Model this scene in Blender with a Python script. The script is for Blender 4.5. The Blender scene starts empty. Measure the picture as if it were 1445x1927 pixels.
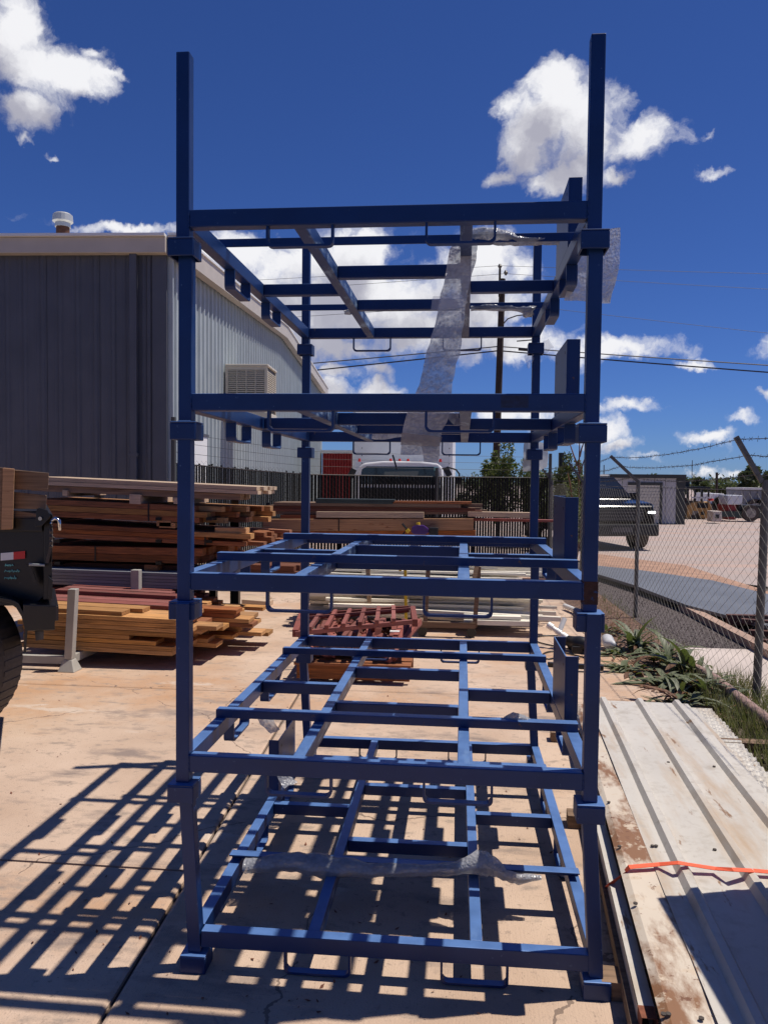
import bpy, bmesh, math, random
import numpy as np
from mathutils import Vector, Matrix, noise
random.seed(7); rng = np.random.default_rng(7)
S = bpy.context.scene
COL = S.collection
R = math.radians

# ------------------------------------------------------------------ camera
F = 1490.09; CX, CY = 722.5, 963.5
CAM = Vector((0.8767, -2.5145, 1.6279)); YAW, PIT, ROL = -0.0993, -0.0395, 0.0090
fw = Vector((math.sin(YAW)*math.cos(PIT), math.cos(YAW)*math.cos(PIT), math.sin(PIT)))
rr = Vector((math.cos(YAW), -math.sin(YAW), 0)); uu = rr.cross(fw)
RT = rr*math.cos(ROL) + uu*math.sin(ROL); UP = -rr*math.sin(ROL) + uu*math.cos(ROL)
cam = bpy.data.cameras.new('camera'); co = bpy.data.objects.new('camera', cam); COL.objects.link(co)
cam.sensor_fit = 'VERTICAL'; cam.sensor_height = 24.0; cam.lens = F/1927*24.0
cam.clip_start = 0.05; cam.clip_end = 5000
m = Matrix((RT, UP, -fw)).transposed().to_4x4(); m.translation = CAM; co.matrix_world = m
S.camera = co

def ray(x, y): return (x-CX)/F*RT - (y-CY)/F*UP + fw
def at(x, y, ax, val):                      # the point of a pixel's sight line that lies on the plane axis = val
    d = ray(x, y); return CAM + d*((val-CAM[ax])/d[ax])
def G(x, y, z=0.0): return at(x, y, 2, z)
def Y(x, y, yy): return at(x, y, 1, yy)
def D(x, y, d): return at(x, y, 1, CAM.y+d)

# ------------------------------------------------------------------ light
SUN_EL, SUN_AZ = R(67), R(75)               # azimuth from +y towards +x
sd = Vector((math.sin(SUN_AZ)*math.cos(SUN_EL), math.cos(SUN_AZ)*math.cos(SUN_EL), math.sin(SUN_EL)))
sun = bpy.data.lights.new('sun', 'SUN'); sun.energy = 5.0; sun.angle = R(0.53); sun.color = (1.0, 0.93, 0.84)
so = bpy.data.objects.new('sun', sun); COL.objects.link(so); so.rotation_euler = sd.to_track_quat('Z', 'Y').to_euler()
SKY_STRENGTH = 0.05
S.view_settings.view_transform = 'Standard'; S.view_settings.look = 'None'
S.view_settings.exposure = 0.0; S.view_settings.gamma = 1.0; S.view_settings.use_curve_mapping = False

# cloud blobs measured as (px, py, rx, ry, weight)
BL = [(15,50,95,95,1.),(60,130,95,70,1),(150,150,75,42,1),(25,200,60,48,1),(215,150,45,10,.55),(190,105,22,16,.55),(80,288,24,8,.5),(28,262,18,9,.5),
 (1035,185,62,52,1),(1010,245,88,72,1),(1105,245,100,92,1),(1200,272,92,46,1),(1065,322,95,32,.9),(943,212,36,26,.75),(1150,338,50,16,.75),(938,325,26,16,.5),(1330,324,34,11,.5),(1312,260,14,8,.45),
 (250,441,110,12,.7),(440,475,85,48,1),(545,500,85,60,1),(560,585,140,75,1),(665,480,85,72,1),(715,560,140,85,1),(640,650,150,30,.8),(800,620,140,50,.9),(905,500,85,62,1),(930,570,90,70,1),(985,518,30,36,.7),(900,640,120,45,.9),
 (640,698,40,16,.8),(722,697,28,15,.75),(632,735,34,24,.9),(712,737,42,20,.85),(1010,650,90,42,1),(1140,665,110,28,.95),(1290,686,32,9,.6),(1190,770,56,15,.85),(920,770,90,20,.85),
 (1368,797,38,14,.85),(1318,822,48,16,.85),(1442,750,24,12,.8),(1140,815,40,22,.7),(1165,838,60,12,.7),(1225,858,40,9,.6),(1380,868,30,7,.5),(1330,872,36,7,.5),
 (1000,770,60,22,.8),(1560,640,120,40,.9),(1700,500,160,70,1),(1650,200,110,70,1),(-330,420,180,70,1),(-260,120,150,60,.9),(500,-260,160,60,.9)]
W = bpy.data.worlds.new('World'); S.world = W; W.use_nodes = True
nt = W.node_tree; nt.nodes.clear()
def N(t, tree=None, **k):
    n = (tree or nt).nodes.new(t)
    for a, b in k.items(): setattr(n, a, b)
    return n
def mth(tree, op, a, b=None, c=None, clamp=False):
    n = tree.nodes.new('ShaderNodeMath'); n.operation = op; n.use_clamp = clamp
    for i, v in enumerate((a, b, c)):
        if v is None: continue
        if isinstance(v, (int, float)): n.inputs[i].default_value = v
        else: tree.links.new(v, n.inputs[i])
    return n.outputs[0]
g = bpy.data.node_groups.new('cloud_density', 'ShaderNodeTree')
g.interface.new_socket('Vector', in_out='INPUT', socket_type='NodeSocketVector')
g.interface.new_socket('Density', in_out='OUTPUT', socket_type='NodeSocketFloat')
gi = g.nodes.new('NodeGroupInput'); go = g.nodes.new('NodeGroupOutput')
gl = g.links
# warp the direction, then azimuth / elevation
w1 = N('ShaderNodeTexNoise', g); w1.inputs['Scale'].default_value = 9; w1.inputs['Detail'].default_value = 6; w1.inputs['Roughness'].default_value = .62
gl.new(gi.outputs[0], w1.inputs['Vector'])
sub = N('ShaderNodeVectorMath', g, operation='SUBTRACT'); gl.new(w1.outputs['Color'], sub.inputs[0]); sub.inputs[1].default_value = (.5,.5,.5)
sc = N('ShaderNodeVectorMath', g, operation='SCALE'); gl.new(sub.outputs[0], sc.inputs[0]); sc.inputs['Scale'].default_value = .10
ad = N('ShaderNodeVectorMath', g, operation='ADD'); gl.new(gi.outputs[0], ad.inputs[0]); gl.new(sc.outputs[0], ad.inputs[1])
no = N('ShaderNodeVectorMath', g, operation='NORMALIZE'); gl.new(ad.outputs[0], no.inputs[0])
sp = N('ShaderNodeSeparateXYZ', g); gl.new(no.outputs[0], sp.inputs[0])
az = mth(g, 'ARCTAN2', sp.outputs[0], sp.outputs[1]); el = mth(g, 'ARCSINE', sp.outputs[2])
cb = N('ShaderNodeCombineXYZ', g); gl.new(az, cb.inputs[0]); gl.new(el, cb.inputs[1])
acc = None
def azel(x, y):
    d = ray(x, y).normalized(); return math.atan2(d.x, d.y), math.asin(d.z)
for (x, y, rx, ry, wt) in BL:
    if 430 < y < 660 and 370 < x < 1000: rx *= 1.14; ry *= 1.12; wt *= 1.3
    a, e = azel(x, y); a1, _ = azel(x+rx, y); _, e1 = azel(x, y-ry)
    s_ = N('ShaderNodeVectorMath', g, operation='SUBTRACT'); gl.new(cb.outputs[0], s_.inputs[0]); s_.inputs[1].default_value = (a, e, 0)
    m_ = N('ShaderNodeVectorMath', g, operation='MULTIPLY'); gl.new(s_.outputs[0], m_.inputs[0]); m_.inputs[1].default_value = (1/abs(a1-a), 1/abs(e1-e), 0)
    l_ = N('ShaderNodeVectorMath', g, operation='LENGTH'); gl.new(m_.outputs[0], l_.inputs[0])
    v = mth(g, 'MULTIPLY_ADD', l_.outputs['Value'], -1.0*wt, 1.0*wt)
    acc = v if acc is None else mth(g, 'SMOOTH_MAX', acc, v, .12)
# elsewhere in the sky: the same scattered cumulus out of noise
w3 = N('ShaderNodeTexNoise', g); w3.inputs['Scale'].default_value = 3.2; w3.inputs['Detail'].default_value = 3; gl.new(no.outputs[0], w3.inputs['Vector'])
oth = mth(g, 'MULTIPLY_ADD', w3.outputs['Fac'], 4.5, -3.05)
out = mth(g, 'GREATER_THAN', mth(g, 'ABSOLUTE', mth(g, 'ADD', az, .1)), .62)
out2 = mth(g, 'GREATER_THAN', el, .62)
oth = mth(g, 'ADD', mth(g, 'MULTIPLY', oth, mth(g, 'MAXIMUM', out, out2)), mth(g, 'MULTIPLY_ADD', mth(g, 'MAXIMUM', out, out2), 3, -3))
acc = mth(g, 'MAXIMUM', acc, oth)
w2 = N('ShaderNodeTexNoise', g); w2.inputs['Scale'].default_value = 17; w2.inputs['Detail'].default_value = 9; w2.inputs['Roughness'].default_value = .60
gl.new(no.outputs[0], w2.inputs['Vector'])
den = mth(g, 'ADD', acc, mth(g, 'MULTIPLY_ADD', w2.outputs['Fac'], 2.6, -1.24))
gl.new(den, go.inputs[0])

tc = N('ShaderNodeTexCoord')
sky = N('ShaderNodeTexSky', sky_type='NISHITA', sun_disc=False); sky.sun_elevation = SUN_EL; sky.sun_rotation = SUN_AZ
sky.altitude = 1600; sky.air_density = 1.0; sky.dust_density = .3; sky.ozone_density = 3.0
hs = N('ShaderNodeMix', data_type='RGBA', blend_type='MULTIPLY'); hs.inputs[0].default_value = 1
nt.links.new(sky.outputs[0], hs.inputs[6]); hs.inputs[7].default_value = (0.56, 0.86, 1.62, 1)
c1 = N('ShaderNodeGroup'); c1.node_tree = g; nt.links.new(tc.outputs['Generated'], c1.inputs[0])
off = N('ShaderNodeVectorMath', operation='ADD'); nt.links.new(tc.outputs['Generated'], off.inputs[0]); off.inputs[1].default_value = tuple(sd*.055)
c2 = N('ShaderNodeGroup'); c2.node_tree = g; nt.links.new(off.outputs[0], c2.inputs[0])
mask = N('ShaderNodeMapRange', interpolation_type='SMOOTHSTEP'); nt.links.new(c1.outputs[0], mask.inputs[0]); mask.inputs[1].default_value = -.16; mask.inputs[2].default_value = .72
shd = N('ShaderNodeMapRange', interpolation_type='SMOOTHSTEP'); nt.links.new(c2.outputs[0], shd.inputs[0]); shd.inputs[1].default_value = -.3; shd.inputs[2].default_value = 1.1
cc = N('ShaderNodeMix', data_type='RGBA'); nt.links.new(shd.outputs[0], cc.inputs[0])
K = 1/SKY_STRENGTH
cc.inputs[6].default_value = (.90*K, .90*K, .93*K, 1); cc.inputs[7].default_value = (.42*K, .42*K, .50*K, 1)
mx = N('ShaderNodeMix', data_type='RGBA'); nt.links.new(mask.outputs[0], mx.inputs[0]); nt.links.new(hs.outputs[2], mx.inputs[6]); nt.links.new(cc.outputs[2], mx.inputs[7])
bg = N('ShaderNodeBackground'); bg.inputs[1].default_value = SKY_STRENGTH; nt.links.new(mx.outputs[2], bg.inputs[0])
wo = N('ShaderNodeOutputWorld'); nt.links.new(bg.outputs[0], wo.inputs[0])
W.cycles.sampling_method = 'MANUAL'; W.cycles.sample_map_resolution = 512

# ------------------------------------------------------------------ materials
MATS = {}
def mat(name, col, rough=.6, metal=0, var=.0, vscale=6, bump=0, bscale=60, rnd=0, spots=None, stretch=None, emit=None, alpha=None, spec=.5, col2=None, detail=6, trans=0):
    if name in MATS: return MATS[name]
    m = bpy.data.materials.new(name); m.use_nodes = True; t = m.node_tree; b = t.nodes['Principled BSDF']; L = t.links
    b.inputs['Roughness'].default_value = rough; b.inputs['Metallic'].default_value = metal; b.inputs['Specular IOR Level'].default_value = spec
    tcn = t.nodes.new('ShaderNodeTexCoord'); mp = t.nodes.new('ShaderNodeMapping'); L.new(tcn.outputs['Object'], mp.inputs[0])
    if stretch: mp.inputs['Scale'].default_value = stretch
    oi = t.nodes.new('ShaderNodeObjectInfo')
    if rnd or stretch:
        sc = t.nodes.new('ShaderNodeVectorMath'); sc.operation = 'SCALE'; sc.inputs[0].default_value = (37, 53, 91); L.new(oi.outputs['Random'], sc.inputs['Scale'])
        L.new(sc.outputs[0], mp.inputs['Location'])
    src = None
    c2 = col2 or tuple(max(0, c*(1-var)) for c in col)
    nz = t.nodes.new('ShaderNodeTexNoise'); nz.inputs['Scale'].default_value = vscale; nz.inputs['Detail'].default_value = detail; L.new(mp.outputs[0], nz.inputs['Vector'])
    mr = t.nodes.new('ShaderNodeMapRange'); L.new(nz.outputs['Fac'], mr.inputs[0]); mr.inputs[1].default_value = .32; mr.inputs[2].default_value = .68
    mxx = t.nodes.new('ShaderNodeMix'); mxx.data_type = 'RGBA'; L.new(mr.outputs[0], mxx.inputs[0]); mxx.inputs[6].default_value = (*col, 1); mxx.inputs[7].default_value = (*c2, 1)
    src = mxx.outputs[2]
    if rnd:
        hv = t.nodes.new('ShaderNodeHueSaturation'); L.new(src, hv.inputs['Color'])
        L.new(mth(t, 'MULTIPLY_ADD', oi.outputs['Random'], 2*rnd, 1-rnd), hv.inputs['Value'])
        L.new(mth(t, 'MULTIPLY_ADD', mth(t, 'FRACT', mth(t, 'MULTIPLY', oi.outputs['Random'], 17.3)), .5*rnd, 1-.35*rnd), hv.inputs['Saturation'])
        src = hv.outputs[0]
    for (sc_, lo, hi, scol, sst) in (spots or []):
        n2 = t.nodes.new('ShaderNodeTexNoise'); n2.inputs['Scale'].default_value = sc_; n2.inputs['Detail'].default_value = 7; n2.inputs['Roughness'].default_value = .65
        m2 = t.nodes.new('ShaderNodeMapping'); L.new(tcn.outputs['Object'], m2.inputs[0]); m2.inputs['Scale'].default_value = sst or (1,1,1); m2.inputs['Location'].default_value = (sc_*3.1, lo*17, hi*11); L.new(m2.outputs[0], n2.inputs['Vector'])
        r2 = t.nodes.new('ShaderNodeMapRange'); L.new(n2.outputs['Fac'], r2.inputs[0]); r2.inputs[1].default_value = lo; r2.inputs[2].default_value = hi
        x2 = t.nodes.new('ShaderNodeMix'); x2.data_type = 'RGBA'; L.new(r2.outputs[0], x2.inputs[0]); L.new(src, x2.inputs[6]); x2.inputs[7].default_value = (*scol, 1); src = x2.outputs[2]
    L.new(src, b.inputs['Base Color'])
    if bump:
        nb = t.nodes.new('ShaderNodeTexNoise'); nb.inputs['Scale'].default_value = bscale; nb.inputs['Detail'].default_value = 5; L.new(mp.outputs[0], nb.inputs['Vector'])
        bp = t.nodes.new('ShaderNodeBump'); bp.inputs['Strength'].default_value = bump; bp.inputs['Distance'].default_value = .004; L.new(nb.outputs['Fac'], bp.inputs['Height']); L.new(bp.outputs[0], b.inputs['Normal'])
    if emit: b.inputs['Emission Color'].default_value = (*emit[0], 1); b.inputs['Emission Strength'].default_value = emit[1]
    if alpha is not None: b.inputs['Alpha'].default_value = alpha
    if trans: b.inputs['Transmission Weight'].default_value = trans
    MATS[name] = m; return m

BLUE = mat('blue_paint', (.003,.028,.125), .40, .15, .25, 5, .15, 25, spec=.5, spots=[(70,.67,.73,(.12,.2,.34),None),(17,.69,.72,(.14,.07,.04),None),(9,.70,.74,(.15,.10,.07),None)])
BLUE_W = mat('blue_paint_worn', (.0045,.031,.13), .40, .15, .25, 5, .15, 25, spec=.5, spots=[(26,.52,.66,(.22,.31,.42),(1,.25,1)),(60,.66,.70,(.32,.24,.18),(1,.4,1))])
def sunlit_dust_top(m):        # upward faces paler: dust, plus sunlight painted into the colour
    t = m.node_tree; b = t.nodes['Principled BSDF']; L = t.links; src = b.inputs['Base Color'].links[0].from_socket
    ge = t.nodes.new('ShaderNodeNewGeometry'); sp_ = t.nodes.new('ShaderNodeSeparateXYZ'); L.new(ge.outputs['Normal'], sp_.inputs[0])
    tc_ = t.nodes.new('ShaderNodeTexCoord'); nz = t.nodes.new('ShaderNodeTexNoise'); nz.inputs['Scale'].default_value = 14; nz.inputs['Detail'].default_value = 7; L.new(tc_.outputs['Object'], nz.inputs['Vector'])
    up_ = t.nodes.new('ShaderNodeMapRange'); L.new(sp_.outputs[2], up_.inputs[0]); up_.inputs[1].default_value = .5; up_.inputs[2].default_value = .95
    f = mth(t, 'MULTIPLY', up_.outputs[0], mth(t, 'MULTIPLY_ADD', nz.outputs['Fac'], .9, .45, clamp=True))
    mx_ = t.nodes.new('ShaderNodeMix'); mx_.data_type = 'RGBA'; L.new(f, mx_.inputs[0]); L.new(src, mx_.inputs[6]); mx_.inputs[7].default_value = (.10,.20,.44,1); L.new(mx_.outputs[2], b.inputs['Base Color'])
sunlit_dust_top(BLUE); sunlit_dust_top(BLUE_W)
RUST = mat('rusted_paint', (.06,.022,.015), .85, 0, .5, 40, .6, 90, spots=[(30,.55,.6,(.02,.05,.14),None)])
WOOD_Y = mat('fir_wood', (.58,.28,.085), .75, 0, .6, 9, .25, 30, rnd=.28, stretch=(.5,9,14), spots=[(5,.62,.70,(.20,.085,.03),(.6,3,3))])
WOOD_O = mat('cedar_wood', (.36,.12,.034), .8, 0, .65, 9, .25, 30, rnd=.3, stretch=(.5,9,14), spots=[(5,.60,.68,(.10,.035,.015),(.6,3,3))])
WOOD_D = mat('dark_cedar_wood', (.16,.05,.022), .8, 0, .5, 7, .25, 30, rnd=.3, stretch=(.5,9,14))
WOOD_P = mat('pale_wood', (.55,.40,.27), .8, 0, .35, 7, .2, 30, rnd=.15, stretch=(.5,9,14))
WOOD_G = mat('weathered_wood', (.24,.15,.09), .85, 0, .5, 6, .4, 30, rnd=.2, stretch=(.5,9,14), spots=[(4,.58,.7,(.09,.05,.03),(.5,6,6))])
WOOD_BEAM = mat('beam_wood', (.46,.25,.12), .8, 0, .35, 6, .3, 30, rnd=.1, stretch=(.4,6,12), spots=[(3,.6,.66,(.2,.08,.03),(1,4,5))])
RED_W = mat('red_stained_wood', (.27,.075,.055), .75, 0, .4, 8, .25, 40, rnd=.28, stretch=(.6,6,6), spots=[(8,.6,.7,(.08,.03,.025),None)])
REDB = mat('red_boards', (.26,.07,.055), .75, 0, .45, 8, .25, 40, rnd=.3, stretch=(.6,9,9), spots=[(5,.55,.65,(.10,.05,.04),(.5,5,5))])
WHITE_T = mat('white_trim', (.76,.71,.60), .6, 0, .15, 5, .1, 30, rnd=.14, stretch=(.4,5,5), spots=[(9,.62,.75,(.40,.33,.24),None)])
GREY_S = mat('grey_siding', (.20,.21,.24), .6, 0, .2, 4, .1, 30, rnd=.12, stretch=(.4,5,5))
GREYP = mat('grey_paint_steel', (.42,.40,.36), .5, 0, .15, 8, .1, 40)
GREEN_B = mat('dark_green_plastic', (.03,.05,.045), .5, 0, .3, 6)
CONC = mat('concrete', (.56,.42,.315), .9, 0, .18, 1.6, .7, 130, col2=(.44,.31,.22), spots=[(.55,.50,.66,(.45,.265,.15),None),(1.7,.56,.68,(.25,.19,.155),(1,2.2,1)),(7,.56,.68,(.32,.245,.19),(1,1.8,1)),(1.1,.62,.67,(.54,.43,.34),(1,3,1)),(26,.60,.70,(.30,.22,.17),None),(95,.62,.70,(.17,.125,.10),None)])
# broom texture: fine grooves
_t = CONC.node_tree
_bp = [n for n in _t.nodes if n.type == 'BUMP'][0]; _tc = [n for n in _t.nodes if n.type == 'TEX_COORD'][0]
_mp = _t.nodes.new('ShaderNodeMapping'); _t.links.new(_tc.outputs['Object'], _mp.inputs[0]); _mp.inputs['Scale'].default_value = (260, 5, 1)
_nz = _t.nodes.new('ShaderNodeTexNoise'); _nz.inputs['Scale'].default_value = 1; _nz.inputs['Detail'].default_value = 3; _t.links.new(_mp.outputs[0], _nz.inputs['Vector'])
_b2 = _t.nodes.new('ShaderNodeBump'); _b2.inputs['Strength'].default_value = .55; _b2.inputs['Distance'].default_value = .003; _t.links.new(_nz.outputs['Fac'], _b2.inputs['Height']); _t.links.new(_bp.outputs[0], _b2.inputs['Normal'])
_bs = _t.nodes['Principled BSDF']; _t.links.new(_b2.outputs[0], _bs.inputs['Normal'])
# hairline cracks
_n3 = _t.nodes.new('ShaderNodeTexNoise'); _n3.inputs['Scale'].default_value = 2.5; _n3.inputs['Detail'].default_value = 6; _t.links.new(_tc.outputs['Object'], _n3.inputs['Vector'])
_ad = _t.nodes.new('ShaderNodeMix'); _ad.data_type = 'VECTOR'; _ad.inputs[0].default_value = .28; _t.links.new(_tc.outputs['Object'], _ad.inputs[4]); _t.links.new(_n3.outputs['Color'], _ad.inputs[5])
_vo = _t.nodes.new('ShaderNodeTexVoronoi'); _vo.feature = 'DISTANCE_TO_EDGE'; _vo.inputs['Scale'].default_value = .62; _t.links.new(_ad.outputs[1], _vo.inputs['Vector'])
_m3 = mth(_t, 'MULTIPLY', mth(_t, 'LESS_THAN', _vo.outputs['Distance'], .0016), mth(_t, 'GREATER_THAN', _n3.outputs['Fac'], .47))
_mx = _t.nodes.new('ShaderNodeMix'); _mx.data_type = 'RGBA'; _src = _bs.inputs['Base Color'].links[0].from_socket
_t.links.new(mth(_t, 'MULTIPLY', _m3, .75), _mx.inputs[0]); _t.links.new(_src, _mx.inputs[6]); _mx.inputs[7].default_value = (.13,.09,.07,1); _t.links.new(_mx.outputs[2], _bs.inputs['Base Color'])
CONC2 = mat('pale_concrete', (.55,.47,.42), .9, 0, .2, 2, .5, 90, spots=[(40,.7,.78,(.25,.2,.17),None)])
ROAD = mat('yard_paving', (.37,.31,.285), .92, 0, .25, .5, .4, 20, col2=(.34,.27,.24), spots=[(.3,.5,.7,(.45,.29,.22),(1,4,1))])
DIRT = mat('red_dirt', (.42,.25,.17), .95, 0, .35, 3, .6, 60, spots=[(40,.6,.7,(.2,.13,.1),None)])
SOIL = mat('brown_soil', (.19,.11,.075), .95, 0, .5, 14, .8, 60, spots=[(50,.55,.65,(.3,.22,.16),None)])
GRAV = mat('grey_gravel', (.095,.073,.07), .9, 0, .5, 60, .8, 120, rnd=0, spots=[(90,.6,.68,(.20,.165,.16),None)])
STEELP = mat('grey_steel_sheet', (.17,.18,.195), .5, .3, .2, 2, .1, 20)
GALV = mat('galvanised_steel', (.13,.125,.12), .5, .5, .3, 30, .1, 60)
WIRE = mat('wire_steel', (.07,.062,.058), .55, .3, .3, 30)
DKWIRE = mat('dark_wire', (.04,.035,.035), .6, .3)
SLAT = mat('black_slat', (.006,.0065,.007), .8, 0, .2, 5, rnd=.3, spec=.15)
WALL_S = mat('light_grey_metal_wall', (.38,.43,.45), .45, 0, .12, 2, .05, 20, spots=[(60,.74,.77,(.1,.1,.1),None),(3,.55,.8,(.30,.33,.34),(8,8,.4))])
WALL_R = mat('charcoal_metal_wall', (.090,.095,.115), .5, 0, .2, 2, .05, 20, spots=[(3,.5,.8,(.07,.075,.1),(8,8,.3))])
TRIM = mat('tan_trim', (.52,.47,.41), .5, 0, .1, 3)
TRIMW = mat('white_trim_metal', (.78,.78,.76), .4, 0, .05, 3)
COOL = mat('beige_cooler', (.64,.58,.47), .5, 0, .12, 5)
COOLD = mat('cooler_dark_slots', (.10,.09,.075), .7)
RUSTP = mat('rusty_pipe', (.12,.05,.03), .8, .2, .4, 20)
BLK = mat('black_steel', (.006,.006,.007), .38, 0, .3, 5, .2, 50, spots=[(80,.66,.74,(.10,.095,.09),None),(4,.66,.9,(.03,.028,.025),None)])
RUB = mat('tyre_rubber', (.075,.06,.05), .8, 0, .35, 30, .4, 60)
RIM = mat('dull_rim', (.30,.27,.24), .45, .6, .3, 10)
REDT = mat('red_tape', (.55,.02,.02), .4); WHT = mat('white_tape', (.7,.7,.68), .4); TEAL = mat('teal_marker', (.25,.62,.55), .6)
SHEET = mat('white_roof_sheet', (.56,.525,.465), .42, 0, .10, 2.5, .12, 18, spots=[(7,.54,.70,(.42,.38,.32),None),(1.6,.50,.70,(.44,.33,.22),(4.0,.6,1)),(22,.56,.70,(.43,.39,.33),None),(3.1,.62,.66,(.25,.15,.08),(4,.8,1)),(55,.72,.76,(.10,.08,.07),None)])
SHEETR = mat('stained_roof_sheet', (.60,.52,.42), .5, 0, .1, 2.5, .12, 18, spots=[(2.6,.45,.56,(.23,.115,.055),(2.2,.8,1)),(16,.56,.62,(.55,.45,.34),(1,1,1)),(30,.62,.66,(.16,.07,.035),None)])
ORANGE = mat('orange_webbing', (.85,.13,.05), .6, 0, .12, 80, .3, 200)
PVC = mat('white_pvc', (.75,.74,.70), .35, 0, .1, 9)
BPL = mat('black_plastic', (.012,.012,.012), .4)
WHITEP = mat('white_truck_paint', (.75,.75,.75), .35, 0, .06, 3)
GLASSD = mat('dark_glass', (.010,.013,.018), .05, 0, .1, 1, spec=.8)
REDP = mat('red_container_paint', (.28,.015,.015), .5, 0, .25, 4)
REDL = mat('red_lamp', (.6,.03,.02), .3)
SUVP = mat('black_car_paint', (.003,.0035,.006), .12, 0, .1, 1, spec=.25)
HEAD_GLINT = mat('headlight_glint_glow', (.9,.9,.95), .05, 0, 0, emit=((1,1,1), 9))  # emission imitates a sun glint on the headlights
CHROME = mat('chrome', (.6,.6,.6), .15, 1)
TANB = mat('tan_loader_paint', (.52,.30,.10), .5, 0, .2, 6)
BARK = mat('bark', (.10,.07,.05), .9, 0, .4, 9, .5, 30)
POLEW = mat('dark_pole_wood', (.045,.028,.022), .9, 0, .4, 9, .3, 30)
YEL = mat('yellow_paint', (.62,.42,.02), .5, 0, .15, 9)
PURP = mat('purple_plastic', (.06,.02,.14), .3)
def leafmat(name, a, b, rough=.55, tr=.25):
    m = mat(name, a, rough, 0, 0, 3, .1, 30, col2=b, rnd=0)
    t = m.node_tree; bs = t.nodes['Principled BSDF']; o = t.nodes['Material Output']
    tb = t.nodes.new('ShaderNodeBsdfTranslucent'); tb.inputs[0].default_value = (a[0]*1.5, a[1]*1.6, a[2], 1)
    ms = t.nodes.new('ShaderNodeMixShader'); ms.inputs[0].default_value = tr
    t.links.new(bs.outputs[0], ms.inputs[1]); t.links.new(tb.outputs[0], ms.inputs[2]); t.links.new(ms.outputs[0], o.inputs[0]); return m
LEAF_A = leafmat('leaf_green', (.075,.105,.022), (.13,.14,.045)); LEAF_B = leafmat('leaf_dusty', (.08,.10,.04), (.05,.065,.025)); LEAF_W = leafmat('weed_leaf', (.085,.11,.032), (.20,.21,.14))
LEAF_DRY = leafmat('dry_leaf', (.20,.10,.05), (.12,.06,.03)); GRASS = leafmat('grass_blades', (.10,.12,.035), (.20,.16,.07))
# bubble wrap: clear film over white-ish bubbles
def wrapmat():
    m = bpy.data.materials.new('bubble_wrap'); m.use_nodes = True; t = m.node_tree; L = t.links; b = t.nodes['Principled BSDF']
    b.inputs['Base Color'].default_value = (.46,.47,.50,1); b.inputs['Roughness'].default_value = .22; b.inputs['Specular IOR Level'].default_value = .8
    tcn = t.nodes.new('ShaderNodeTexCoord'); v = t.nodes.new('ShaderNodeTexVoronoi'); v.inputs['Scale'].default_value = 85; L.new(tcn.outputs['UV'], v.inputs['Vector'])
    bp = t.nodes.new('ShaderNodeBump'); bp.inputs['Strength'].default_value = .9; bp.inputs['Distance'].default_value = .004; bp.invert = True
    n = t.nodes.new('ShaderNodeTexNoise'); n.inputs['Scale'].default_value = 14; n.inputs['Detail'].default_value = 5; L.new(tcn.outputs['Object'], n.inputs['Vector'])
    L.new(mth(t, 'ADD', v.outputs['Distance'], mth(t, 'MULTIPLY', n.outputs['Fac'], -1.2)), bp.inputs['Height']); L.new(bp.outputs[0], b.inputs['Normal'])
    al = mth(t, 'ADD', mth(t, 'MULTIPLY', mth(t, 'SUBTRACT', .55, v.outputs['Distance']), .35), mth(t, 'MULTIPLY_ADD', n.outputs['Fac'], .7, .48), clamp=True)
    L.new(al, b.inputs['Alpha'])
    tb = t.nodes.new('ShaderNodeBsdfTranslucent'); tb.inputs[0].default_value = (.6,.6,.62,1)
    ms = t.nodes.new('ShaderNodeMixShader'); ms.inputs[0].default_value = .35; tr = t.nodes.new('ShaderNodeBsdfTransparent')
    m2 = t.nodes.new('ShaderNodeMixShader'); L.new(al, m2.inputs[0]); L.new(tr.outputs[0], m2.inputs[1]); L.new(tb.outputs[0], m2.inputs[2])
    L.new(b.outputs[0], ms.inputs[1]); L.new(m2.outputs[0], ms.inputs[2]); L.new(ms.outputs[0], t.nodes['Material Output'].inputs[0]); return m
WRAP = wrapmat()
FILM = mat('clear_film', (.75,.75,.78), .12, 0, 0, alpha=.35, spec=.9)

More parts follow.
